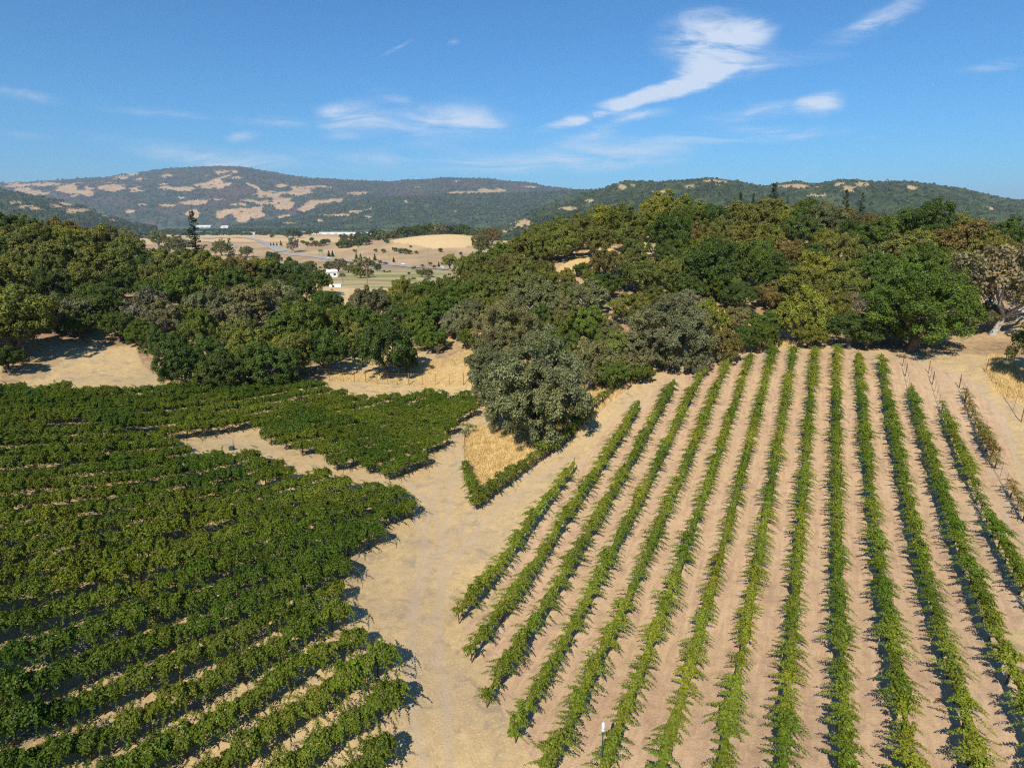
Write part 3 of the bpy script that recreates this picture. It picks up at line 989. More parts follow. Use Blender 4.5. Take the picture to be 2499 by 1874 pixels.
def vine_mesh(kind, seed):
    """foliage of one vine, along x, standing on z=0"""
    rs = np.random.RandomState(seed)
    P, N_, S_, tn = [], [], [], []
    if kind == 'right':
        n, hw, hh, zc, ll, leaf, shoots, slen = 1500, .35, .50, 1.22, 1.10, .125, 13, (.3, .85)
    elif kind == 'left':
        n, hw, hh, zc, ll, leaf, shoots, slen = 1900, .66, .56, 1.28, 1.08, .13, 13, (.5, 1.2)
    elif kind == 'hedge':
        n, hw, hh, zc, ll, leaf, shoots, slen = 1000, .42, .55, 1.15, 1.1, .125, 9, (.35, .8)
    else:
        n, hw, hh, zc, ll, leaf, shoots, slen = 260, .26, .45, .95, 1.0, .115, 6, (.3, .6)
    ph = rs.rand(4) * 6
    x = rs.uniform(-ll, ll, n)
    a = rs.uniform(0, 2 * pi, n)
    a = np.where((np.sin(a) < -.2) & (rs.rand(n) < .55), -a, a)
    prof = .80 + .16 * np.sin(x * 3.1 + ph[0]) + .13 * np.sin(x * 7.3 + ph[1] + 2 * a) + .10 * np.sin(3 * a + ph[2] + x * 5)
    if kind == 'right':
        prof *= .80 + .38 * np.sin(x * 1.9 + ph[3]) * rs.uniform(.3, 1)
    if kind == 'left':
        prof *= .62 + .50 * np.exp(-(x / .78) ** 2)
    if kind == 'poor':
        prof *= .6 + .5 * np.sin(x * 4 + ph[3]) ** 2
    rd = rs.uniform(.5, 1.08, n)
    y = np.cos(a) * hw * prof * rd
    z = zc + np.sin(a) * hh * prof * rd + .06 * np.sin(x * 2.5 + ph[3])
    P.append(np.stack([x, y, z], 1))
    N_.append(np.stack([rs.randn(n) * .35, np.cos(a), np.sin(a) + .45], 1) + rs.randn(n, 3) * .65)
    S_.append(np.full(n, leaf) * rs.uniform(.6, 1.2, n))
    clump = .5 + .5 * np.sin(x * 6 + ph[1]) * np.cos(a * 2 + ph[2])
    tn.append(clump * .35 + rs.rand(n) * .6)
    for i in range(shoots):
        m = rs.randint(14, 24)
        x0 = rs.uniform(-ll, ll)
        sd = rs.choice([-1, 1])
        ln_ = rs.uniform(*slen)
        if kind == 'left':
            up = rs.uniform(-.1, .75)
            drx = rs.uniform(-.8, .8)
        elif kind == 'right':
            up = rs.uniform(-.25, .25)
            drx = rs.uniform(-.5, .5)
        else:
            up = rs.uniform(-.4, .4)
            drx = rs.uniform(-.5, .5)
        f = np.linspace(0, 1, m)
        y0 = sd * hw * .55
        z0 = zc + rs.uniform(-.1, .8) * hh * .8
        sx_ = x0 + drx * ln_ * f
        sy_ = y0 + sd * ln_ * f
        sz_ = z0 + up * ln_ * f - .42 * ln_ * f ** 2
        sz_ = np.maximum(sz_, .12)
        for _ in range(4):
            j = rs.randn(m, 3) * (.055 * (1.25 - f))[:, None]
            P.append(np.stack([sx_, sy_, sz_], 1) + j)
            N_.append(np.tile([0, sd * .2, .8], (m, 1)) + rs.randn(m, 3) * .6)
            S_.append(leaf * (.9 - .45 * f) * rs.uniform(.7, 1.1, m))
            tn.append(.25 + rs.rand(m) * .55)
    P, N_, S_, tn = map(np.concatenate, (P, N_, S_, tn))
    if kind != 'right':
        tn = tn * .93
    return quads_mesh("vine", P, N_, S_, np.clip(tn, 0, 1), rs)


def vine_trunk_mesh(seed, h=.95):
    rs = random.Random(seed)
    mb = MB()
    j = lambda s: rs.uniform(-s, s)
    mb.tube([(0, 0, -.1), (j(.03), j(.03), h * .35), (j(.05), j(.05), h * .7), (0, 0, h)], [.065, .05, .045, .05], 6)
    for s in (-1, 1):
        mb.tube([(0, 0, h - .04), (s * .25, j(.03), h + .05), (s * .85, j(.04), h + .05 + j(.04))], [.04, .032, .02], 5)
    return mb.mesh("trunk", M_VTRUNK, True)


VR = [vine_mesh('right', 100 + i) for i in range(9)]
VL = [vine_mesh('left', 200 + i) for i in range(9)]
VH = [vine_mesh('hedge', 300 + i) for i in range(4)]
VP = [vine_mesh('poor', 400 + i) for i in range(5)]
VT = [vine_trunk_mesh(i) for i in range(4)]
POST = MB().tube([(0, 0, -.3), (0, 0, 1.62)], .042, 6).mesh("end_post", M_RUST)
STAKE = MB().tube([(0, 0, -.2), (0, 0, 1.38)], .016, 5).mesh("stake", M_RUST)
ORD = ["first", "second", "third", "fourth", "fifth", "sixth", "seventh", "eighth", "ninth", "tenth", "eleventh", "twelfth", "thirteenth", "fourteenth",
       "fifteenth", "sixteenth", "seventeenth", "eighteenth", "nineteenth", "twentieth"]


def ordn(i):
    """i counts from 1"""
    if i <= 20:
        return ORD[i - 1]
    tens = {2: "twenty", 3: "thirty", 4: "forty", 5: "fifty", 6: "sixty", 7: "seventy", 8: "eighty", 9: "ninety"}
    if i > 99:
        return "one hundred and " + ordn(i - 100) if i > 100 else "one hundredth"
    if i % 10 == 0:
        return {3: "thirtieth", 4: "fortieth", 5: "fiftieth", 6: "sixtieth", 7: "seventieth", 8: "eightieth", 9: "ninetieth"}[i // 10]
    return tens[i // 10] + "-" + ORD[i % 10 - 1]


def jit(c, rs, a=.12, hue=.06):
    k = 1 + rs.uniform(-a, a)
    return (c[0] * k * (1 + rs.uniform(-hue, hue)), c[1] * k, c[2] * k * (1 + rs.uniform(-hue, hue)), 1)


def vine_row(base, n_along, pts, kinds, col_fn, rs, trunks, tag_label, group, posts=(), wires=True, fat=1.0):
    """pts: plan positions of the vines in order; kinds: mesh family per vine (None = bare stake)"""
    pts = np.array(pts)
    zs = H(pts[:, 0], pts[:, 1])
    root = empty("vine_row", (pts[0, 0], pts[0, 1], zs[0]))
    tag(root, tag_label, "vine row", group)
    ox, oy, oz = pts[0, 0], pts[0, 1], zs[0]
    ang = math.atan2(n_along[1], n_along[0])
    e = .8
    dz = (H(pts[:, 0] + n_along[0] * e, pts[:, 1] + n_along[1] * e) - H(pts[:, 0] - n_along[0] * e, pts[:, 1] - n_along[1] * e)) / (2 * e)
    for i, (x, y) in enumerate(pts):
        k = kinds[i]
        sl = -math.atan(dz[i])
        if k is not None:
            v = bpy.data.objects.new("vine", k[rs.randint(0, len(k) - 1)])
            v.location = (x - ox, y - oy, zs[i] - oz - .03)
            fl = rs.random() < .5
            v.rotation_euler = (0, -sl if fl else sl, ang + (pi if fl else 0) + rs.uniform(-.05, .05))
            s = rs.uniform(.9, 1.12)
            v.scale = (s, s * fat * rs.uniform(.8, 1.2), s * rs.uniform(.9, 1.1) * (1.06 if fat > 1 else 1))
            v.color = col_fn(x, y)
            link(v, root)
            if trunks[i]:
                t = bpy.data.objects.new("trunk", VT[rs.randint(0, 3)])
                t.rotation_euler = (0, 0, rs.uniform(-.2, .2))
                link(t, v)
        else:
            st = bpy.data.objects.new("stake", STAKE)
            st.location = (x - ox, y - oy, zs[i] - oz)
            st.rotation_euler = (rs.uniform(-.05, .05), rs.uniform(-.05, .05), 0)
            link(st, root)
    for (x, y, tilt) in posts:
        z = float(H(x, y))
        p = bpy.data.objects.new("end_post", POST)
        p.location = (x - ox, y - oy, z - oz)
        p.rotation_euler = (0, tilt, ang)
        link(p, root)
    if wires:
        al = [(posts[0][0], posts[0][1])] if posts else []
        line = [tuple(q) for q in pts]
        mb = MB()
        for h, r in ((.98, .010), (1.38, .008)):
            mb.tube([(x - ox, y - oy, z - oz + h) for (x, y), z in zip(line, zs)], r, 4, False)
        mb.build("wire", M_WIRE, root)
    return root


# ------------------------------------------------------------------ right-hand block, 15 rows running away up the slope
A_R = radians(26.5)
nR_ = (cos(A_R), -sin(A_R))
dR = (sin(A_R), cos(A_R))
RS, RC0 = 2.6, -1.2
# name, start along, end along, first leafy along, last leafy along
ROWS_R = [("A", 30.6, 52.8, 31, 52.4), ("B", 27.9, 66.6, 28.5, 66), ("C", 25.2, 73.9, 25.6, 73.4), ("D", 23.7, 79.6, 24.1, 79), ("E", 22.5, 84.2, 23, 83.4),
          ("F", 18, 87.0, 10, 86), ("G", 14, 89, 10, 88.3), ("H", 12, 90, 10, 89.5), ("I", 10, 91, 9, 90.4), ("J", 9, 91.4, 8, 91), ("K", 9, 91.2, 8, 90.6),
          ("L", 12, 90.2, 10, 88.5), ("M", 18, 90.6, 14, 82), ("N", 42.6, 88.6, 43, 77.5), ("O", 55.4, 84.6, 56, 82)]
rsr = random.Random(11)


def col_right(x, y):
    n = float(fbm(np.array([x / 7.0]), np.array([y / 7.0]), 3)[0])
    k = min(1, max(0, .5 + n * 2.6))
    a, b = (.115, .172, .020), (.215, .245, .030)
    c = tuple(a[i] * (1 - k) + b[i] * k for i in range(3))
    return jit(c, rsr, .12, .07)


def col_tired(x, y):
    k = rsr.random()
    a, b = (.17, .18, .045), (.30, .19, .06)
    return jit(tuple(a[i] * (1 - k) + b[i] * k for i in range(3)), rsr, .1, .05)


for ri, (nm, t0, t1, l0, l1) in enumerate(ROWS_R):
    c = RC0 + (ri - 7) * RS
    pos, kinds, tr = [], [], []
    t = t0 + .5
    i = 0
    while t < t1:
        x, y = nR_[0] * c + dR[0] * t, nR_[1] * c + dR[1] * t
        if nm == "O":
            leafy = (58 < t < 61.5) or (66 < t < 71.5) or (73 < t < 77.5)
            fam = VP if (t < 66 or t > 73) else VH
            k = fam if leafy or rsr.random() < .35 else None
            if k is not None and not leafy:
                k = VP
        elif nm == "N":
            k = None if t > l1 else (VP if (45 > t or 54 < t < 58.5 or t > 75) else VR)
        elif nm == "M":
            k = None if t > l1 + .8 else (VP if t > 80.5 or t < 26 else VR)
        else:
            k = VR if l0 - 1 < t < l1 + .5 else None
        pos.append((x, y))
        kinds.append(k)
        tr.append(True if (t < t0 + 6 or k is VP or nm in "LMNO") else rsr.random() < .4)
        t += 1.9
        i += 1
    posts = []
    for te, tl in ((t0, -.10), (t1, .10)):
        posts.append((nR_[0] * c + dR[0] * te, nR_[1] * c + dR[1] * te, tl))
    if nm in "LMNO":
        posts.append((nR_[0] * c + dR[0] * (t1 - 3.6), nR_[1] * c + dR[1] * (t1 - 3.6), 0))
    extra = {"A": ", shortest, nearest the lane", "H": "", "O": ", patchy and half bare", "N": ", far end bare stakes"}.get(nm, "")
    lab = "vine row of the right slope, %s from the left%s" % (ordn(ri + 1), extra)
    vine_row(None, dR, pos, kinds, (lambda x, y, k=nm: col_tired(x, y) if (k == "O") else col_right(x, y)), rsr, tr, lab,
             "vine rows on the right slope", posts)
# a post-and-wire line with no vines right of the block
def wire_line(label, P0, P1, n, group=None, h=1.5, name="trellis_line"):
    a, b = G(*P0), G(*P1)
    root = empty(name, a)
    tag(root, label, "fence" if name != "trellis_line" else "trellis", group)
    top = []
    for i in range(n):
        f = i / (n - 1)
        x, y = a[0] + (b[0] - a[0]) * f, a[1] + (b[1] - a[1]) * f
        z = float(H(x, y))
        p = bpy.data.objects.new("post", POST if i in (0, n - 1) else STAKE)
        p.location = (x - a[0], y - a[1], z - a[2])
        p.rotation_euler = (0, rsr.uniform(-.03, .03), 0)
        p.scale = (1, 1, h / 1.5)
        link(p, root)
        top.append((x - a[0], y - a[1], z - a[2]))
    mb = MB()
    for hh in (.5, 1.0, 1.4):
        mb.tube([(x, y, z + hh * h / 1.5) for x, y, z in top], .009, 4, False)
    mb.build("wire", M_WIRE, root)
    return root


wire_line("bare post and wire line beside the golden grass at the right edge", (2406, 907), (2492, 1030), 6)
wire_line("thin wire fence on the shaded slope at the far right edge", (2462, 872), (2497, 935), 4, name="wire_fence")

# ------------------------------------------------------------------ left-hand blocks
A_L = radians(45)
nL = (cos(A_L), -sin(A_L))
dL = (sin(A_L), cos(A_L))
LS, LC0 = 2.6, -22.24
# corners as ground points of the photograph
low_poly = Gp([(945, 1850), (965, 1730), (930, 1640), (880, 1590), (868, 1540), (862, 1495), (855, 1440), (850, 1400), (905, 1350), (970, 1300), (1010, 1268), (1012, 1240)]) \
    + Gp([(1000, 1212), (937, 1190), (895, 1172), (807, 1155), (761, 1144), (687, 1122), (617, 1100), (560, 1092), (526, 1100), (492, 1098), (450, 1084), (424, 1074)], 1.7)
_u0 = Gp([(424, 1076)])[0]
low_poly += [(_u0[0] - .5, _u0[1] - 1.3), (-100, 38.7), (-95, 20), (-60, 4), (-9, 10)]
up_poly = Gp([(424, 1076), (600, 1064), (665, 1090), (687, 1110), (740, 1122), (792, 1145), (827, 1158), (900, 1172), (965, 1178), (1045, 1138), (1085, 1092), (1128, 1040), (1166, 1012)]) \
    + Gp([(1168, 955), (1060, 956), (950, 964), (850, 958), (785, 940), (775, 930), (640, 925)], 1.5) + Gp([(600, 928), (520, 932), (420, 938), (300, 943), (0, 938), (-200, 945)], 1.5)
up_poly += [(-120, 55), (-100, 40)]
rsl = random.Random(23)


def col_left(x, y):
    n = float(fbm(np.array([x / 9.0 + 5]), np.array([y / 9.0]), 3)[0])
    k = min(1, max(0, .5 + n * 2.4))
    a, b = (.064, .116, .013), (.145, .180, .020)
    c = tuple(a[i] * (1 - k) + b[i] * k for i in range(3))
    return jit(c, rsl, .14, .07)


left_runs = []
for k in range(-2, 40):
    c = LC0 - k * LS
    ts = np.arange(-75, 60, 1.95) + rsl.uniform(0, 1.9)
    X, Y = nL[0] * c + dL[0] * ts, nL[1] * c + dL[1] * ts
    for bi, poly in enumerate((low_poly, up_poly)):
        ins = inpoly(X, Y, poly)
        px, py = project(X, np.maximum(Y, 1), H(X, Y) + 1)
        ins &= (px > -330) & (Y > 8) & (py < 2250)
        i = 0
        while i < len(ts):
            if ins[i]:
                j = i
                while j + 1 < len(ts) and ins[j + 1]:
                    j += 1
                if j - i >= 1:
                    left_runs.append((bi, k, [(X[q], Y[q]) for q in range(i, j + 1)]))
                i = j + 1
            else:
                i += 1
cnt = [0, 0]
for bi, k, pts in left_runs:
    cnt[bi] += 1
    ex, ey = pts[-1]
    near = math.hypot(ex, ey)
    tr = []
    for q, (x, y) in enumerate(pts):
        pxx, pyy = project(x, y, float(CAMZ - 25))
        tr.append(y < 46 or q > len(pts) - 4 or q < 2 and bi == 1)
    if bi == 0:
        lab = "dark green vine row of the lower left block, %s from the bottom" % ordn(cnt[0])
    else:
        lab = "vine row in the block beyond the diagonal track, %s from its near side" % ordn(cnt[1])
    vine_row(None, dL, pts, [VL] * len(pts), col_left, rsl, tr, lab,
             "vine rows of the lower left block" if bi == 0 else "vine rows beyond the diagonal track",
             [(ex + dL[0] * .9, ey + dL[1] * .9, .05)], wires=False, fat=1.12 if ey < 40 else 1.42)
print("left rows", cnt, len(left_runs))

# hedge-like vine row round the golden grass corner
def curve_row(pxs, label, fam, gap=1.5, first=True):
    P = Gp(pxs)
    out = []
    for (x0, y0), (x1, y1) in zip(P[:-1], P[1:]):
        d = math.hypot(x1 - x0, y1 - y0)
        m = max(1, int(round(d / gap)))
        for q in range(m):
            out.append((x0 + (x1 - x0) * q / m, y0 + (y1 - y0) * q / m, math.atan2(y1 - y0, x1 - x0)))
    a = out[0]
    z0 = float(H(a[0], a[1]))
    root = empty("vine_row", (a[0], a[1], z0))
    tag(root, label, "vine row")
    for q, (x, y, an) in enumerate(out):
        z = float(H(x, y))
        f = q / len(out)
        k = fam(f)
        if k is not None:
            v = bpy.data.objects.new("vine", k[rsr.randint(0, len(k) - 1)])
            v.rotation_euler = (0, 0, an + rsr.choice((0, pi)))
            s = rsr.uniform(.95, 1.2)
            v.scale = (s, s * rsr.uniform(.75, 1.2), s * rsr.uniform(.85, 1.15))
            v.color = jit((.150, .19, .030), rsr, .18, .1)
            v.location = (x - a[0], y - a[1], z - z0)
            link(v, root)
            t = bpy.data.objects.new("trunk", VT[q % 4])
            link(t, v)
        if q % 4 == 0 or k is None:
            p = bpy.data.objects.new("post", STAKE)
            p.location = (x - a[0] + .2, y - a[1], z - z0)
            link(p, root)
    mb = MB()
    for h in (.9, 1.3):
        mb.tube([(x - a[0], y - a[1], float(H(x, y)) - z0 + h) for x, y, _ in out], .009, 4, False)
    mb.build("wire", M_WIRE, root)


curve_row([(1166, 1243), (1235, 1190), (1310, 1135), (1370, 1092), (1410, 1050), (1440, 1010), (1470, 985), (1495, 960), (1530, 930)],
          "vine hedge along the track below the golden grass and the big grey oak", lambda f: VH if f < .62 else (VP if f < .86 or rsr.random() < .3 else None))
curve_row([(1163, 1240), (1148, 1205), (1137, 1165), (1128, 1115), (1130, 1080), (1143, 1060), (1165, 1058)],
          "short vine row on the lane side of the golden grass corner", lambda f: VH if f < .35 else (None if f < .8 else VP), 1.6)


# ------------------------------------------------------------------ trees
CR = [crown_mesh(10 + i, 26000, 32 + i % 5, .046, .66 + .06 * (i % 3), 0, -.55) for i in range(9)]
CR_OPEN = [crown_mesh(40 + i, 8500, 20, .060, .7, .7, -.5) for i in range(3)]
CR_BIG = [crown_mesh(60 + i, 60000, 60, .030, .85, .0, -.95) for i in range(2)]
LIMB = [limb_mesh(i, "trunk", M_BARK) for i in range(4)]
LIMB_P = [limb_mesh(20 + i, "trunk", M_PALE, .07, 1.0, .78, 9) for i in range(3)]
CONE = [conifer_mesh(5, thin=.1), conifer_mesh(6, thin=.45), conifer_mesh(7, thin=.0, leaf=.07)]
CONE_T = MB().tube([(0, 0, -.02), (0, 0, .5), (0, 0, .97)], [.014, .009, .002], 6).mesh("trunk", M_BARK)
SPEC = {'D': ((0.082, 0.120, 0.028), "dark green", "oak"), 'G': ((0.1, 0.145, 0.026), "mid green", "oak"), 'O': ((0.165, 0.178, 0.042), "olive green", "oak"),
        'Y': ((0.200, 0.212, 0.040), "yellow green", "oak"), 'R': ((0.18, 0.15, 0.05), "brownish olive", "oak"), 'S': ((0.185, 0.185, 0.085), "grey green", "oak"),
        'B': ((0.115, 0.170, 0.030), "bright green", "oak"), 'N': ((0.185, 0.165, 0.105), "thin grey", "oak"), 'C': ((0.045, 0.066, 0.028), "dark", "conifer")}
rst = random.Random(77)
TREES = []          # (x, y, zbase, radius, species, zone, px, py)


SKYL = [(-400, 470), (0, 478), (60, 490), (140, 508), (200, 535), (240, 540), (330, 545), (380, 565), (450, 572), (560, 590), (640, 608), (690, 620), (700, 585), (735, 585), (740, 630), (790, 645), (800, 690),
        (840, 722), (900, 700), (1000, 672), (1060, 635), (1100, 618), (1150, 590), (1200, 562), (1270, 545), (1330, 510), (1400, 500), (1540, 485), (1570, 475), (1600, 466), (1700, 470), (1800, 488), (2000, 490), (2200, 500), (2499, 510), (2900, 510)]


def skyline(px):
    return float(np.interp(px, [a for a, b in SKYL], [b for a, b in SKYL]))


def toppy(x, y, R_):
    return project(x, y, float(H(x, y)) + R_ * 1.72)


def place(px, py, w, sp, zone_, hf=1.0, wmin=2.4, wmax=26, tmin=60.0):
    hc, d = 5.0, None
    kk = 1.2 if zone_ == 'big' else 1.36 if w < 75 else 1.26
    if zone_ != 'big':
        py = py + (kk - 1) * w * .42
    for _ in range(5):
        p = None
        for k in range(6):
            p = G(px, py + k * 7, hc, tmin)
            if p is not None and p[1] < 1100:
                break
        if p is None:
            return None
        d = p[1] * cos(PITCH) - (p[2] - CAMZ) * sin(PITCH)
        wm = min(wmax, max(wmin, w * d / F))
        R_ = wm / 2 * kk
        hc = R_ * .9 * hf
    while zone_ != 'big' and R_ > 1.3 and toppy(p[0], p[1], R_)[1] < skyline(px) - 2:
        R_ *= .93
    TREES.append([p[0], p[1], p[2] - hc, R_, sp, zone_, px, py, hf])
    return TREES[-1]


BIG = [(1330, 932, 228, 'S'), (1238, 985, 105, 'S'), (1633, 800, 190, 'S'), (2242, 750, 205, 'G'), (2445, 715, 190, 'N'), (1240, 820, 130, 'S')]
RIGHT = [(1192, 900, 92, 'S'), (1215, 845, 100, 'S'), (1180, 950, 50, 'S'), (1440, 880, 100, 'S'), (1545, 868, 84, 'S'), (1506, 850, 92, 'O'), (1492, 905, 66, 'B'), (1434, 785, 90, 'B'), (1307, 720, 115, 'S'), (1434, 720, 82, 'S'),
         (1535, 735, 72, 'O'), (1481, 688, 76, 'D'), (1488, 636, 70, 'R'), (1564, 661, 95, 'O'), (1380, 668, 34, 'Y'), (1420, 652, 34, 'B'), (1438, 672, 30, 'Y'),
         (1325, 651, 54, 'O'), (1362, 545, 72, 'O'), (1416, 532, 74, 'O'), (1470, 536, 78, 'Y'), (1517, 540, 72, 'O'), (1383, 586, 66, 'O'), (1535, 568, 62, 'O'), (1450, 580, 66, 'O'),
         (1615, 494, 84, 'Y'), (1669, 500, 84, 'Y'), (1590, 540, 66, 'Y'), (1550, 507, 46, 'S'), (1633, 578, 92, 'D'), (1669, 542, 66, 'D'), (1705, 568, 60, 'R'),
         (1253, 574, 56, 'O'), (1203, 588, 52, 'R'), (1224, 615, 60, 'B'), (1174, 610, 50, 'O'), (1282, 596, 62, 'O'), (1307, 567, 54, 'O'), (1330, 600, 60, 'O'),
         (1098, 644, 44, 'Y'), (1145, 651, 58, 'O'), (1090, 695, 60, 'O'), (1119, 722, 60, 'G'), (1203, 688, 80, 'O'), (1174, 655, 60, 'O'), (1275, 644, 58, 'O'),
         (1239, 644, 54, 'R'), (1260, 684, 72, 'O'), (1200, 640, 50, 'G'), (1150, 690, 55, 'O'), (1022, 709, 62, 'O'), (1058, 745, 88, 'G'), (1090, 733, 60, 'D'), (1022, 798, 62, 'B'), (1054, 818, 56, 'B'),
         (1119, 782, 62, 'S'), (1155, 756, 58, 'S'), (1180, 730, 60, 'O'), (1141, 820, 44, 'B'), (1069, 840, 26, 'N'), (1150, 715, 60, 'G'),
         (1736, 494, 62, 'D'), (1801, 505, 88, 'O'), (1873, 516, 80, 'O'), (1924, 516, 62, 'Y'), (1953, 530, 70, 'D'), (2018, 509, 70, 'S'), (2054, 534, 70, 'R'),
         (2101, 509, 46, 'D'), (2126, 527, 58, 'R'), (2162, 516, 60, 'R'), (2264, 534, 130, 'D'), (2350, 520, 88, 'O'), (2386, 541, 80, 'S'), (2459, 556, 82, 'D'),
         (2357, 581, 108, 'R'), (2420, 600, 90, 'O'), (1733, 595, 62, 'O'), (1816, 581, 88, 'O'), (1873, 577, 70, 'Y'), (1917, 610, 80, 'R'), (1953, 559, 68, 'D'), (2014, 574, 50, 'Y'),
         (2079, 567, 60, 'D'), (2061, 617, 80, 'O'), (2134, 577, 90, 'G'), (2199, 548, 80, 'G'), (2224, 595, 98, 'O'), (2290, 624, 90, 'G'), (1990, 615, 70, 'D'),
         (1729, 651, 110, 'D'), (1816, 639, 96, 'G'), (1895, 668, 90, 'D'), (1985, 655, 90, 'Y'), (2061, 655, 72, 'O'), (2134, 653, 88, 'G'), (2235, 655, 110, 'G'), (2330, 655, 90, 'O'),
         (2400, 650, 90, 'N'), (2470, 650, 90, 'N'), (1680, 690, 70, 'D'), (1640, 660, 70, 'O'), (1805, 712, 78, 'D'), (1881, 711, 62, 'R'), (1953, 697, 96, 'O'), (2061, 704, 80, 'O'), (2090, 733, 56, 'N'),
         (2170, 704, 90, 'G'), (1873, 778, 72, 'B'), (1953, 765, 108, 'Y'), (1978, 806, 58, 'Y'), (2025, 748, 90, 'O'), (1801, 770, 50, 'S'), (1819, 822, 52, 'D'), (1765, 836, 76, 'R'),
         (1729, 742, 34, 'Y'), (2079, 792, 90, 'D'), (2152, 783, 86, 'D'), (2120, 810, 60, 'D'), (1860, 820, 56, 'G'), (1690, 735, 50, 'N'), (1600, 720, 60, 'O'), (1740, 690, 60, 'G'), (1655, 610, 60, 'G'),
         (1780, 690, 50, 'O'), (2340, 700, 80, 'O'), (2380, 760, 70, 'S'), (1770, 560, 60, 'O'), (1700, 520, 50, 'O'), (1545, 610, 50, 'O'), (1370, 750, 60, 'S'), (1360, 790, 60, 'O'), (1390, 700, 50, 'O'),
         (1480, 800, 60, 'S'), (1240, 740, 60, 'O'), (1330, 770, 60, 'D'), (1700, 870, 60, 'S'), (1560, 900, 50, 'G')]
LEFT = [(24, 545, 80, 'D'), (12, 502, 50, 'O'), (65, 532, 60, 'O'), (118, 541, 60, 'O'), (163, 567, 76, 'R'), (170, 600, 80, 'Y'), (244, 585, 90, 'O'), (317, 573, 66, 'Y'), (309, 602, 70, 'O'),
        (387, 590, 80, 'O'), (431, 610, 60, 'O'), (541, 610, 80, 'O'), (602, 614, 80, 'O'), (667, 634, 70, 'D'), (73, 585, 90, 'O'), (53, 634, 90, 'O'), (16, 604, 62, 'D'), (155, 626, 98, 'O'), (228, 634, 98, 'O'),
        (309, 642, 90, 'O'), (102, 667, 90, 'O'), (12, 687, 60, 'O'), (195, 683, 90, 'O'), (285, 687, 80, 'D'), (407, 675, 90, 'O'), (488, 634, 72, 'O'), (521, 659, 80, 'O'), (460, 699, 90, 'G'),
        (582, 659, 70, 'R'), (635, 659, 72, 'O'), (692, 667, 80, 'D'), (724, 691, 70, 'D'), (753, 650, 56, 'B'), (773, 675, 56, 'G'), (716, 604, 56, 'N'), (122, 748, 98, 'S'), (163, 756, 90, 'S'),
        (33, 768, 62, 'N'), (49, 809, 56, 'N'), (16, 862, 66, 'D'), (228, 720, 90, 'D'), (260, 740, 80, 'D'), (285, 781, 70, 'D'), (354, 748, 98, 'N'), (387, 773, 80, 'S'), (529, 740, 108, 'S'),
        (570, 772, 90, 'S'), (610, 736, 118, 'S'), (444, 764, 62, 'B'), (346, 801, 60, 'B'), (407, 842, 80, 'D'), (448, 889, 92, 'D'), (509, 862, 90, 'D'), (541, 901, 90, 'D'), (631, 842, 108, 'Y'),
        (651, 878, 108, 'D'), (712, 862, 90, 'O'), (745, 789, 128, 'G'), (806, 797, 92, 'O'), (732, 768, 72, 'O'), (793, 850, 92, 'D'), (480, 800, 80, 'G'), (590, 890, 80, 'G'), (700, 820, 90, 'G'),
        (360, 660, 80, 'D'), (430, 650, 60, 'D'), (380, 710, 80, 'G'), (560, 690, 80, 'D'), (640, 700, 80, 'D'), (680, 720, 60, 'S'), (120, 700, 80, 'D'), (50, 720, 70, 'O'), (190, 780, 60, 'D'), (110, 620, 70, 'G'),
        (884, 770, 80, 'G'), (902, 735, 70, 'S'), (967, 768, 62, 'D'), (1047, 716, 70, 'G'), (1029, 746, 60, 'O'), (985, 706, 56, 'Y'), (931, 718, 48, 'S'), (1029, 800, 56, 'G'), (942, 836, 130, 'D'), (993, 874, 50, 'D'),
        (1000, 745, 60, 'O'), (870, 815, 70, 'O'), (840, 760, 60, 'G'), (960, 735, 50, 'O')]
for px, py, w, sp in BIG:
    place(px, py, w, sp, 'big')
_p = G(1302, 1078, 0, 40)
TREES[0][0], TREES[0][1], TREES[0][3] = _p[0], _p[1], 7.0
_p = G(1245, 1040, 0, 40)
TREES[1][0], TREES[1][1], TREES[1][3] = _p[0], _p[1], 3.9
for px, py, w, sp in RIGHT:
    place(px, py, w, sp, 'right')
for px, py, w, sp in LEFT:
    place(px, py, w, sp, 'left' if px < 830 else 'mid')
# the gaps between them: smaller trees wherever the wooded slopes would show bare
CLEAR = [(G(1430, 625), 6), (G(1400, 655), 4), (G(1560, 595), 7), (G(1550, 640), 5), (G(1790, 775), 6.5), (G(1120, 850), 11), (G(1170, 880), 9), (G(1290, 805), 3), (G(1480, 740), 1.5)]


def fill(n_try, xr, yr, cond, zone_, pal, sep=.50, sepk=2.0):
    k = 0
    for _ in range(n_try):
        x, y = rst.uniform(*xr), rst.uniform(*yr)
        if not cond(x, y):
            continue
        R_ = rst.uniform(3.0, 4.4)
        if any(math.hypot(x - c[0], y - c[1]) < r + R_ for c, r in CLEAR):
            continue
        if any(math.hypot(x - t[0], y - t[1]) < sep * (R_ + t[3]) * sepk for t in TREES):
            continue
        z = float(H(x, y))
        px, py = project(x, y, z + R_)
        if px < -60 or px > 2560:
            continue
        if toppy(x, y, R_)[1] < skyline(px) + 3:
            continue
        TREES.append([x, y, z, R_, rst.choice(pal), zone_, px, py, 1.0])
        k += 1
    print("filled", zone_, k)


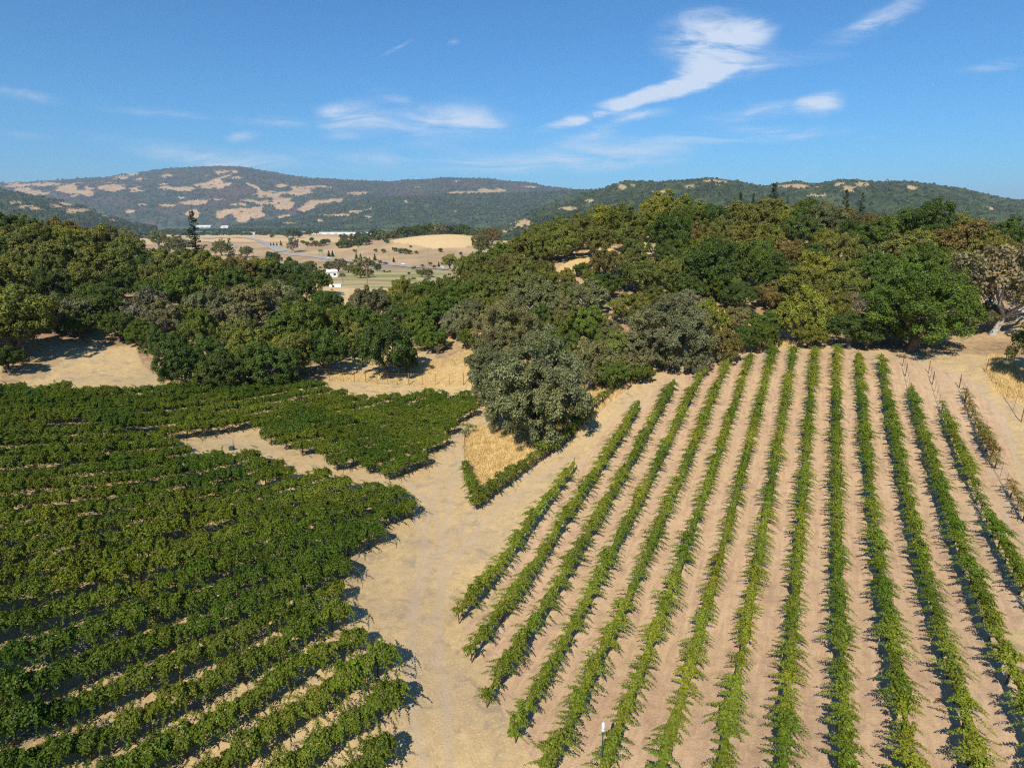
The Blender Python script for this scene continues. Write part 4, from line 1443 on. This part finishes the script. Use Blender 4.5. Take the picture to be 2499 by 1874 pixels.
right_poly = Gp([(1240, 870), (1420, 930), (1510, 900), (1620, 868), (1760, 850), (1900, 832), (2050, 828), (2180, 815), (2340, 800), (2498, 790)]) + [(135, 150), (120, 172), (60, 178), (20, 168), (-10, 150), (-22, 128)] + Gp([(1010, 850), (1080, 790), (1160, 800)])
left_poly = Gp([(0, 780), (60, 760), (150, 770), (240, 790), (320, 830), (385, 915), (480, 928), (700, 905), (800, 880), (860, 840), (860, 800)]) + [(-48, 150), (-62, 165), (-95, 172), (-140, 175), (-160, 150)]
fill(9000, (-30, 140), (78, 180), lambda x, y: inpoly(np.array([x]), np.array([y]), right_poly)[0], 'right', "DGOOGSRYDO")
fill(9000, (-165, -20), (88, 178), lambda x, y: inpoly(np.array([x]), np.array([y]), left_poly)[0], 'left', "DDGOODGOSO")
for x, y, R_ in ((-82, 82, 6.5), (-75, 89, 6), (-90, 91, 7), (-97, 82, 6), (-86, 98, 6), (45, 38.5, 3.4), (50, 44, 3.8), (62, 66, 4.5)):
    px, py = project(x, y, float(H(x, y)) + R_)
    TREES.append([x, y, 0, R_, 'O', 'left' if x < 0 else 'right', px, py, 1.1])


def size_word(R_):
    return "small" if R_ < 2.6 else ("large" if R_ > 4.6 else "medium")


ZTXT = {'right': "right wooded hill", 'left': "left wooded hill", 'mid': "gap between the two hills", 'big': ""}
BIGLAB = ["big grey green oak standing where the tracks meet, largest tree in view",
          "smaller grey oak drooping over the golden grass, left of the biggest oak",
          "broad grey green oak with dark trunk at the track edge, left of the vine row tops",
          "large spreading green oak throwing a dark shadow over the top of the right slope",
          "thin grey brown oak with leaning pale trunk at the right edge",
          "dense grey green oak behind the biggest oak"]
tiers = {}
for i, t in enumerate(TREES):
    if t[5] == 'big':
        continue
    r = math.hypot(t[0], t[1])
    lim = (98, 116, 136) if t[5] == 'right' else (108, 128, 148)
    tn = 'mid' if t[5] == 'mid' else ("front" if r < lim[0] else "second" if r < lim[1] else "third" if r < lim[2] else "back")
    tiers.setdefault((t[5], tn), []).append(i)
print({k: len(v) for k, v in tiers.items()})
LAB = {}
for (zn, tn), ids in tiers.items():
    ids.sort(key=lambda i: TREES[i][6])
    for q, i in enumerate(ids):
        s = SPEC[TREES[i][4]]
        if zn == 'mid':
            LAB[i] = "%s oak in the hollow between the hills, %s from the left" % (s[1], ordn(q + 1))
        else:
            LAB[i] = "%s oak, %s tier of the %s, %s from left" % (s[1], tn, ZTXT[zn], ordn(q + 1))
b_i = 0
for i, (x, y, z, R_, sp, zn, px, py, hf) in enumerate(TREES):
    z = float(H(x, y))
    root = empty("oak_tree", (x, y, z))
    sq = rst.uniform(.95, 1.3)
    hc = R_ * (.38 + .46 * sq) * hf
    if zn == 'big':
        lab = BIGLAB[b_i]
        cm = CR_BIG[b_i % 2]
        if b_i == 4:
            cm = CR_OPEN[0]
        hc = R_ * (.86, .8, .85, .95, 1.15, .95)[b_i]
        sq = (1.08, 1.0, .9, .85, 1.2, 1.15)[b_i]
        b_i += 1
    else:
        lab = LAB[i]
        cm = rst.choice(CR_OPEN) if sp == 'N' else rst.choice(CR)
    lab = " ".join(lab.split()[:16])
    tag(root, lab, "tree", None if zn == 'big' else {'right': "trees of the right wooded hill", 'left': "trees of the left wooded hill", 'mid': "trees between the hills"}[zn])
    c = bpy.data.objects.new("crown", cm)
    c.location = (0, 0, hc)
    c.rotation_euler = (rst.uniform(-.08, .08), rst.uniform(-.08, .08), rst.uniform(0, 6.28))
    c.scale = (R_, R_ * rst.uniform(.88, 1.12), R_ * sq)
    c.color = jit(SPEC[sp][0], rst, .16, .10)
    link(c, root)
    pale = sp in 'SN' and not (zn == 'big' and b_i in (1, 2, 3))
    t = bpy.data.objects.new("trunk", rst.choice(LIMB_P if pale else LIMB))
    t.scale = (R_, R_, hc)
    t.rotation_euler = (0, 0, rst.uniform(0, 6.28))
    if zn == 'big' and b_i == 5:
        t.rotation_euler = (0, .32, .4)
    link(t, root)

# conifers on the skyline and on the left hill
def conifer(px_top, py_top, px_b, Y, label, mesh_i, wk=1.0, base_py=None):
    u, fw, dn = ray(px_top, py_top)
    x, zt = u * Y / fw, dn * Y / fw + CAMZ
    zb = float(H(x, Y))
    h = zt - zb
    root = empty("conifer_tree", (x, Y, zb))
    tag(root, label, "tree")
    c = bpy.data.objects.new("crown", CONE[mesh_i])
    c.scale = (h * wk, h * wk, h)
    c.rotation_euler = (0, 0, rst.uniform(0, 6))
    c.color = jit(SPEC['C'][0], rst)
    link(c, root)
    t = bpy.data.objects.new("trunk", CONE_T)
    t.scale = (h, h, h)
    link(t, root)


conifer(466, 513, 470, 152, "tall dark conifer rising above the left wooded hill", 0, .95)
conifer(558, 582, 558, 200, "sparse conifer beside the curved road behind the left hill", 1, 1.1)
conifer(1891, 445, 1891, 172, "tallest dark conifer on the skyline of the right hill", 0, 1.0)
conifer(1808, 473, 1808, 174, "small conifer top on the skyline, left of the tallest one", 2, .7)
conifer(1840, 474, 1840, 176, "small conifer tip just left of the tallest skyline conifer", 2, .6)
conifer(1922, 480, 1922, 174, "small conifer tip just right of the tallest skyline conifer", 1, .7)
conifer(2068, 463, 2068, 172, "dark conifer on the skyline right of centre of the right hill", 0, .8)
conifer(2106, 470, 2106, 172, "smaller conifer right of the middle skyline conifer", 1, .8)

# ------------------------------------------------------------------ valley: roads, cars, buildings, poles
M_ASPH = simple("worn_asphalt", (.33, .31, .285), .9, .12, .08)
M_GLASS = simple("dark_glass", (.03, .035, .04), .15, .1, 3, .5)
M_TYRE = simple("tyre_rubber", (.025, .025, .025), .9, .1, 9)
M_DARKPAINT = simple("dark_car_paint", (.03, .032, .04), .35, .1, 3, .5)
M_WALL = simple("pale_wall_paint", (.66, .65, .60), .8, .08, .6)
M_TAN = simple("tan_wall_paint", (.50, .44, .34), .8, .1, .6)
M_ROOFW = simple("white_metal_roof", (.74, .75, .76), .5, .05, .2)
M_ROOFG = simple("green_metal_roof", (.10, .26, .20), .5, .1, .2)
M_SIGN = simple("green_sign_face", (.02, .16, .10), .5, .05, 1)


def ribbon(name, pxs, width, lift, mat, dens=12):
    P = np.array([G(x, y, 0, 160)[:2] for x, y in pxs])
    t = np.linspace(0, len(P) - 1, (len(P) - 1) * dens + 1)
    X = np.interp(t, np.arange(len(P)), P[:, 0])
    Y = np.interp(t, np.arange(len(P)), P[:, 1])
    k = np.hanning(dens) / np.hanning(dens).sum()
    pad = dens // 2
    X = np.convolve(np.pad(X, (pad, dens - 1 - pad), mode='edge'), k, 'valid')
    Y = np.convolve(np.pad(Y, (pad, dens - 1 - pad), mode='edge'), k, 'valid')
    dx, dy = np.gradient(X), np.gradient(Y)
    ln_ = np.hypot(dx, dy) + 1e-9
    nx, ny = -dy / ln_, dx / ln_
    V = []
    for s in (-1, 1):
        x, y = X + nx * width / 2 * s, Y + ny * width / 2 * s
        V.append(np.stack([x, y, H(x, y) + lift], 1))
    V = np.stack(V, 1).reshape(-1, 3)
    n = len(X)
    Fq = [(2 * i, 2 * i + 1, 2 * i + 3, 2 * i + 2) for i in range(n - 1)]
    o = link(bpy.data.objects.new(name, np_mesh(name, V, Fq, [mat])))
    tag(o, kind="structure")
    return list(zip(X, Y))


HW = ribbon("highway", [(690, 618), (740, 624), (800, 632), (870, 639.5), (940, 646), (985, 649), (1040, 654), (1090, 658), (1150, 664)], 13, .5, M_ASPH)
ribbon("road", [(500, 584), (540, 580.5), (574, 580), (605, 582), (630, 587), (648, 594), (668, 605), (690, 616)], 17, .8, M_ASPH)
ribbon("service_road", [(497, 590), (520, 592), (548, 598), (575, 606)], 12, .8, M_ASPH)


def car(px, py, paint, label, pickup=False):
    p = G(px, py, 0, 300)
    # nearest direction of the highway
    best = min(range(len(HW) - 1), key=lambda i: (HW[i][0] - p[0]) ** 2 + (HW[i][1] - p[1]) ** 2)
    an = math.atan2(HW[best + 1][1] - HW[best][1], HW[best + 1][0] - HW[best][0])
    root = empty("car", (p[0], p[1], float(H(p[0], p[1])) + .55), an)
    root.scale = (1.25, 1.25, 1.25)
    tag(root, label, "car", "cars on the highway")
    MB().prism([(-.88, .35), (.88, .35), (.92, .7), (.86, .98), (-.86, .98), (-.92, .7)], -2.3, 2.3).build("body", paint, root)
    mb = MB()
    if pickup:
        mb.box((.2, 0, 1.25), (1.7, 1.55, .55), 0, .85)
    else:
        mb.box((-.25, 0, 1.22), (2.7, 1.55, .5), 0, .80)
    cab = mb.build("cabin", paint, root)
    MB().box((.2 if pickup else -.25, 0, 1.2), (1.74 if pickup else 2.74, 1.6, .34), 0, .9).build("window", M_GLASS, cab)
    for sx_ in (-1.4, 1.4):
        for sy_ in (-.85, .85):
            MB().tube([(sx_, sy_ - .1, .33), (sx_, sy_ + .1, .33)], .33, 12).build("wheel", M_TYRE, root)
    return root


car(870, 638, M_WHITE, "white pickup on the highway beside the tall shrubs", True)
car(985, 647.5, M_WHITE, "white car on the open stretch of the highway")
car(1031, 651.5, M_DARKPAINT, "dark car behind the white car, nearer the wooded hill")
car(941, 645.5, M_DARKPAINT, "dark car half hidden near the small conifers")
car(1079, 656, M_WHITE, "white car about to pass behind the right wooded hill")
car(802, 632, M_WHITE, "white car just right of the green road sign")


def gable(px, py, w, dpt, h, wall, roof, label, cat="building", rz=0.0, name="building", tmin=280, ridge=.28, win=3):
    p = G(px, py, 0, tmin)
    z = float(H(p[0], p[1]))
    root = empty(name, (p[0], p[1], z), rz)
    tag(root, label, cat)
    MB().box((0, 0, h / 2 - .5), (w, dpt, h + 1)).build("wall", wall, root)
    e = .4
    pr = [(-dpt / 2 - e, h + .01), (dpt / 2 + e, h + .01), (dpt / 2 + e, h + .2), (0, h + dpt * ridge), (-dpt / 2 - e, h + .2)]
    MB().prism(pr, -w / 2 - e, w / 2 + e).build("roof", roof, root)
    for i in range(win):
        x = -w / 2 + w * (i + .5) / win
        MB().box((x, -dpt / 2 - .03, h * .55), (w / win * .4, .12, h * .35)).build("window", M_GLASS, root)
    return root


gable(808, 676, 7, 5, 3.2, M_WHITE, M_ROOFW, "small white house at the edge of the pale field", "house", .5, "house", win=2)
gable(497, 556, 120, 60, 9, M_WALL, M_ROOFW, "long white roofed warehouse beyond the tall conifer", rz=.1, ridge=.16)
gable(505, 572, 90, 26, 8, M_TAN, M_ROOFG, "green roofed shed with yellow wall behind the left hill", rz=-.05, ridge=.12, win=6)
gable(569, 557, 150, 60, 10, M_WALL, M_ROOFW, "white winery hall left of the valley vineyards", rz=.05, ridge=.12)
gable(602, 572, 70, 20, 6, M_WALL, M_ROOFG, "low pale green shed beside the curved road", rz=0, ridge=.15, win=4)
gable(737, 573, 34, 16, 8, M_DARKPAINT, M_ROOF, "dark barn standing between the valley oaks", rz=0, ridge=.15)
gable(840, 572, 260, 14, 5, M_WALL, M_ROOFW, "very long low white shed at the edge of the green vineyards", rz=-.08, ridge=.2, win=9)


def trailer(px, py):
    p = G(px, py, 0, 275)
    root = empty("trailer", (p[0], p[1], float(H(p[0], p[1]))), .15)
    tag(root, "small white stock trailer parked on the pale field", "trailer")
    MB().box((0, 0, 1.5), (5.5, 2.1, 1.9)).build("body", M_WHITE, root)
    MB().box((-.9, -1.06, 1.6), (1.1, .06, 1.1)).build("door", M_GLASS, root)
    MB().tube([(2.75, 0, .7), (4.1, 0, .55)], .08, 6).build("tow_bar", M_RUST, root)
    for x in (-.6, .4):
        for y in (-1, 1):
            MB().tube([(x, y - .1, .42), (x, y + .1, .42)], .42, 12).build("wheel", M_TYRE, root)


trailer(819, 706)


def pole(px, py, h, label, arm=True, tmin=160):
    p = G(px, py, 0, tmin)
    root = empty("utility_pole", (p[0], p[1], float(H(p[0], p[1]))))
    tag(root, label, "pole", "utility poles in the valley")
    MB().tube([(0, 0, -.5), (0, 0, h)], [.2, .13], 7).build("mast", M_WOOD, root)
    if arm:
        MB().box((0, 0, h - .7), (2.6, .14, .14)).build("crossarm", M_WOOD, root)
        for x in (-1.1, 0, 1.1):
            MB().tube([(x, 0, h - .6), (x, 0, h - .4)], .07, 6).build("insulator", M_ROOF, root)


pole(837, 692, 9, "wooden utility pole on the pale field")
pole(898, 712, 9, "wooden utility pole rising behind the golden knoll", tmin=200)
pole(1045, 641, 15, "tall pole beside the highway, near the right wooded hill")
pole(950, 634, 13, "leaning pole beside the highway among small conifers")
pole(789, 625, 14, "pole next to the green road sign")
p = G(783, 626, 0, 300)
root = empty("road_sign", (p[0], p[1], float(H(p[0], p[1]))))
tag(root, "green road sign on two posts beside the highway", "sign")
MB().box((0, 0, 7.4), (5.4, .15, 3.2)).build("panel", M_SIGN, root)
for x in (-1.8, 1.8):
    MB().tube([(x, .2, -.3), (x, .2, 8.6)], .14, 6).build("post", M_WOOD, root)

# ------------------------------------------------------------------ fence across the dell
def fence(pxs, label, hgt=1.9, name="wire_fence"):
    P = [G(x, y, 0, 60) for x, y in pxs]
    a = P[0]
    root = empty(name, a)
    tag(root, label, "fence")
    for i, q in enumerate(P):
        big = i % 4 == 0
        MB().tube([(0, 0, -.2), (0, 0, hgt * (1.05 if big else 1))], .07 if big else .03, 6).build("post", M_WOOD if big else M_RUST, root, loc=(q[0] - a[0], q[1] - a[1], q[2] - a[2]))
    mb = MB()
    for h in np.linspace(.25, hgt - .05, 5):
        mb.tube([(q[0] - a[0], q[1] - a[1], q[2] - a[2] + h) for q in P], .008, 4, False)
    mb.build("wire", M_WIRE, root)


fence([(778, 927), (805, 929), (838, 931), (866, 933), (893, 934), (921, 938), (947, 939), (970, 940), (998, 940), (1031, 940), (1064, 940), (1097, 940), (1131, 940), (1164, 941), (1200, 941)],
      "tall wire deer fence crossing the straw coloured dell")
fence([(1395, 985), (1425, 965), (1455, 950), (1500, 930), (1545, 912), (1600, 896), (1655, 885), (1700, 876), (1760, 866), (1810, 860), (1870, 853), (1920, 846), (1990, 840), (2040, 836)],
      "low wire fence along the strip of golden grass above the track", 1.3)
# bird box on a pole at the bottom
p = G(1466, 1900, 0, 9)
root = empty("bird_box_pole", p)
tag(root, "thin dark pole topped with a white cylinder, rising among the near vines", "pole")
MB().tube([(0, 0, -.3), (0, 0, 3.0)], .03, 8).build("mast", M_GREENPOLE, root)
c_ = MB().tube([(0, 0, 3.0), (0, 0, 3.34)], .085, 12).build("box", M_WHITE, root)
MB().tube([(0, 0, 3.345), (0, 0, 3.42), (0, 0, 3.50)], [.085, .075, .02], 12).build("cap", M_WHITE, root)
MB().tube([(0, 0, 3.15), (0, 0, 3.18)], .093, 12).build("band", M_ROOF, root)
# a stake with a valve box in the clearing of the diagonal track
p = G(566, 1098, 0, 30)
root = empty("irrigation_valve", p)
tag(root, "small dark valve box with a stake on the diagonal track", "valve")
MB().box((0, 0, .2), (.5, .4, .45)).build("box", M_GREENPOLE, root)
MB().tube([(.25, 0, 0), (.25, 0, 1.3)], .03, 6).build("stake", M_RUST, root)

# ------------------------------------------------------------------ valley trees
CRS = [crown_mesh(80 + i, 2600, 16, .13, .75, 0, -.5) for i in range(4)]
vt = {}


def vtree(px, py, wpx, sp, kind="tree", hf=1.0, tmin=170):
    p = None
    k = 0
    while p is None and k < 8:
        p = G(px, py + wpx * .35 + k * 3, 0, tmin)
        k += 1
    d = p[1] * cos(PITCH)
    R_ = wpx * d / F / 2 * 1.15
    vt.setdefault(kind, []).append((px, p, R_, sp, hf))


for a in ((944, 590, 11, 'G'), (917, 612, 9, 'G'), (1075, 612, 11, 'G'), (1125, 620, 8, 'D'), (1016, 617, 9, 'G'), (964, 610, 13, 'O'), (978, 613, 15, 'G'), (990, 615, 14, 'O'), (1000, 616, 12, 'G'),
          (936, 613, 12, 'O'), (866, 613, 9, 'N'), (922, 655, 19, 'D'), (907, 646, 17, 'G'), (891, 645, 34, 'S'), (826, 650, 38, 'S'), (850, 655, 30, 'O'), (804, 652, 28, 'G'), (880, 667, 34, 'O'), (900, 667, 26, 'S'),
          (865, 660, 26, 'S'), (1029, 668, 22, 'O'), (1022, 664, 14, 'S'), (1045, 668, 24, 'S'), (1010, 655, 10, 'Y'), (998, 668, 8, 'D'), (1010, 681, 11, 'G'), (983, 677, 9, 'G'), (938, 663, 6, 'D'), (951, 663, 6, 'D'), (945, 664, 5, 'D'),
          (740, 592, 12, 'O'), (750, 597, 13, 'Y'), (770, 596, 15, 'O'), (761, 586, 11, 'D'), (760, 598, 9, 'O'), (790, 594, 18, 'D'), (801, 590, 13, 'D'), (780, 598, 12, 'O'), (830, 600, 18, 'G'), (845, 598, 22, 'G'), (857, 594, 20, 'O'),
          (840, 586, 24, 'S'), (862, 582, 20, 'D'), (880, 587, 20, 'O'), (664, 577, 11, 'D'), (701, 574, 18, 'O'), (716, 572, 28, 'D'), (728, 575, 18, 'G'), (754, 570, 17, 'D'), (772, 568, 14, 'O'), (868, 640, 12, 'O'), (1050, 645, 10, 'R'), (928, 641, 10, 'R'), (1060, 652, 9, 'O'),
          (1002, 602, 7, 'O'), (1090, 640, 8, 'D'), (836, 673, 14, 'S')):
    vtree(*a)
for q, (x, y, w) in enumerate(((883, 578, 24), (902, 576, 26), (924, 574, 28), (946, 575, 30), (968, 574, 26), (993, 569, 30), (1010, 568, 28), (1025, 566, 30), (1042, 564, 28), (1058, 562, 32), (1079, 564, 30), (1096, 566, 28),
                               (1112, 567, 30), (1128, 563, 30), (1143, 562, 32), (1160, 570, 22), (1172, 588, 26), (1180, 580, 24))):
    Yc_ = 905 + 25 * ((q * 7) % 5)
    xx = (x - 1249.5) / F * Yc_
    vt.setdefault("crest", []).append((x, np.array([xx, Yc_, float(H(xx, Yc_))]), w * Yc_ / F / 2 * 1.15, "DGDOSD"[q % 6], 1.0))
vtree(2000, 700, 1, 'D')
vt["tree"].pop()
for kind, gl in (("tree", "scattered valley trees"), ("crest", "oaks along the top of the golden hill")):
    L_ = sorted(vt[kind], key=lambda t: (t[0]))
    for q, (px, p, R_, sp, hf) in enumerate(L_):
        root = empty("valley_tree", (p[0], p[1], p[2]))
        lab = ("distant %s oak on the golden hilltop, %s from the left" if kind == "crest" else "distant %s valley tree or shrub, %s from the left") % (SPEC[sp][1], ordn(q + 1))
        tag(root, lab, "tree", gl)
        c = bpy.data.objects.new("crown", rst.choice(CRS))
        c.location = (0, 0, R_ * .72)
        c.rotation_euler = (0, 0, rst.uniform(0, 6))
        c.scale = (R_, R_, R_ * rst.uniform(.85, 1.15))
        c.color = jit(tuple(v * .85 for v in SPEC[sp][0]), rst)
        link(c, root)
        if R_ > 3:
            t = bpy.data.objects.new("trunk", LIMB[q % 4])
            t.scale = (R_, R_, R_ * .7)
            link(t, root)
CYP = [(803, 627, 15), (812, 627, 15), (870, 633, 15), (880, 633, 14), (902, 636, 9), (915, 636, 16), (961, 640, 12), (1071, 651, 12), (661, 600, 8), (668, 600, 8), (676, 600, 8), (686, 600, 12)]
for q, (px, py, hp) in enumerate(CYP):
    p = G(px, py, 0, 300)
    h = hp * p[1] / F
    root = empty("small_conifer", p)
    tag(root, "small dark pointed conifer near the highway, %s from the left" % ordn(q + 1), "tree", "small pointed conifers near the highway")
    c = bpy.data.objects.new("crown", CONE[2])
    c.scale = (h * 1.5, h * 1.5, h)
    c.rotation_euler = (0, 0, q * 1.1)
    c.color = jit(SPEC['C'][0], rst)
    link(c, root)


# ------------------------------------------------------------------ far-off woods that read as one mass
def woods(name, X, Y, Z, R_, per, seed, cols=((.030, .050, .022), (.075, .085, .035))):
    rs = np.random.RandomState(seed)
    n = len(X)
    d = unit(rs.randn(n, per, 3))
    d[..., 2] = np.abs(d[..., 2]) * 1.1 - .25
    C = np.stack([X, Y, Z + R_ * .5], 1)[:, None, :] + d * R_[:, None, None] * np.array([1, 1, .95])
    nrm = d + rs.randn(n, per, 3) * .3 + np.array([0, 0, .2])
    tone = (rs.rand(n, 1) * .55 + rs.rand(n, per) * .25)
    size = np.repeat(R_, per) * rs.uniform(.8, 1.3, n * per)
    me = quads_mesh(name, C.reshape(-1, 3), nrm.reshape(-1, 3), size, tone.ravel(), rs)
    o = link(bpy.data.objects.new(name, me))
    o.color = (.060, .085, .032, 1)
    tag(o, kind="stuff")
    return o


rsw = np.random.RandomState(4)
for (X, Y, Z, cov, SS), n, rng, per, seed in zip(WOODS, (9000, 9000, 9000, 2500), ((7, 13), (5, 10), (3.2, 6.5), (4, 8)), (12, 12, 16, 14), (1, 2, 3, 4)):
    idx = rsw.choice(len(X), n * 3)
    idx = idx[(SS[idx] < 1.06) & ((cov[idx] < .3) | (rsw.rand(len(idx)) < .05))][:n]
    woods("distant_woods", X[idx] + rsw.randn(len(idx)) * 3, Y[idx] + rsw.randn(len(idx)) * 3, Z[idx] - 3, rsw.uniform(*rng, len(idx)), per, seed)
# tree belts on the valley floor: (px0, px1, distance0, distance1, count)
bx, by = [], []
for px0, px1, d0, d1, n in ((230, 640, 2300, 2900, 420), (150, 420, 1700, 2100, 120), (440, 760, 2050, 2350, 170), (620, 1160, 2300, 2420, 150), (560, 900, 3200, 3350, 120), (700, 1250, 3600, 4000, 260), (430, 700, 2900, 3300, 200), (880, 1200, 1500, 2300, 160)):
    Yd = rsw.uniform(d0, d1, n)
    bx.append((rsw.uniform(px0, px1, n) - 1249.5) / F * Yd)
    by.append(Yd)
bx, by = np.concatenate(bx), np.concatenate(by)
bR = rsw.uniform(4, 8.5, len(bx))
woods("valley_woods", bx, by, H(bx, by), bR, 26, 8)

# ------------------------------------------------------------------ standing dry grass in the golden corners
def grass(poly, n, seed, h=(.25, .55)):
    rs = np.random.RandomState(seed)
    P = np.array(poly)
    x = rs.uniform(P[:, 0].min(), P[:, 0].max(), n)
    y = rs.uniform(P[:, 1].min(), P[:, 1].max(), n)
    k = inpoly(x, y, poly)
    x, y = x[k], y[k]
    z = H(x, y)
    n = len(x)
    hh = rs.uniform(*h, n)
    a = rs.uniform(0, 2 * pi, n)
    w = rs.uniform(.015, .03, n)
    lx, ly = rs.randn(n) * .12, rs.randn(n) * .12
    V = np.stack([np.stack([x - np.cos(a) * w, y - np.sin(a) * w, z - .02], 1), np.stack([x + np.cos(a) * w, y + np.sin(a) * w, z - .02], 1), np.stack([x + lx, y + ly, z + hh], 1)], 1).reshape(-1, 3)
    return V


t = NT("straw_blades")
oi = t.noise(t.pos(), 1.2, 3)
M_STRAW = t.surf(t.mix(t.ramp(oi, .35, .65), (.50, .34, .13), (.78, .57, .27)), .8, None, .1)
tri = Gp([(1128, 1075), (1134, 1150), (1165, 1232), (1300, 1133), (1420, 1050), (1500, 975), (1560, 930), (1480, 915), (1420, 930), (1400, 1000), (1250, 1050), (1160, 1040)])
strip = Gp([(1460, 965), (1600, 893), (1760, 862), (1900, 848), (2020, 839), (2000, 831), (1900, 835), (1740, 849), (1600, 877), (1500, 925)])
rgt = Gp([(2410, 868), (2470, 868), (2498, 930), (2498, 985), (2440, 965), (2400, 905)])
dell = Gp([(740, 925), (860, 905), (960, 905), (1060, 880), (1170, 830), (1170, 935), (900, 935)])
Vg = np.concatenate([grass(tri, 60000, 1), grass(strip, 26000, 2), grass(rgt, 16000, 3), grass(dell, 30000, 4, (.12, .3))])
me = np_mesh("dry_grass", Vg, np.arange(len(Vg)).reshape(-1, 3), [M_STRAW], nvert=3)
o = link(bpy.data.objects.new("dry_grass", me))
tag(o, kind="stuff")

# ------------------------------------------------------------------ the air
def haze():
    hm = bpy.data.materials.new("haze_air")
    hm.use_nodes = True
    n, l = hm.node_tree.nodes, hm.node_tree.links
    n.clear()
    out = n.new("ShaderNodeOutputMaterial")
    pvn = n.new("ShaderNodeVolumePrincipled")
    pvn.inputs["Color"].default_value = (.62, .78, 1.0, 1)
    pvn.inputs["Density"].default_value = HAZE
    pvn.inputs["Density Attribute"].default_value = ""
    pvn.inputs["Temperature Attribute"].default_value = ""
    pvn.inputs["Anisotropy"].default_value = 0.0
    l.new(pvn.outputs[0], out.inputs["Volume"])
    mb = MB().box((0, 0, 395), (52000, 52000, 1010))
    o = mb.build("haze", hm)
    tag(o, kind="stuff")


HAZE = 5.8e-5
haze()
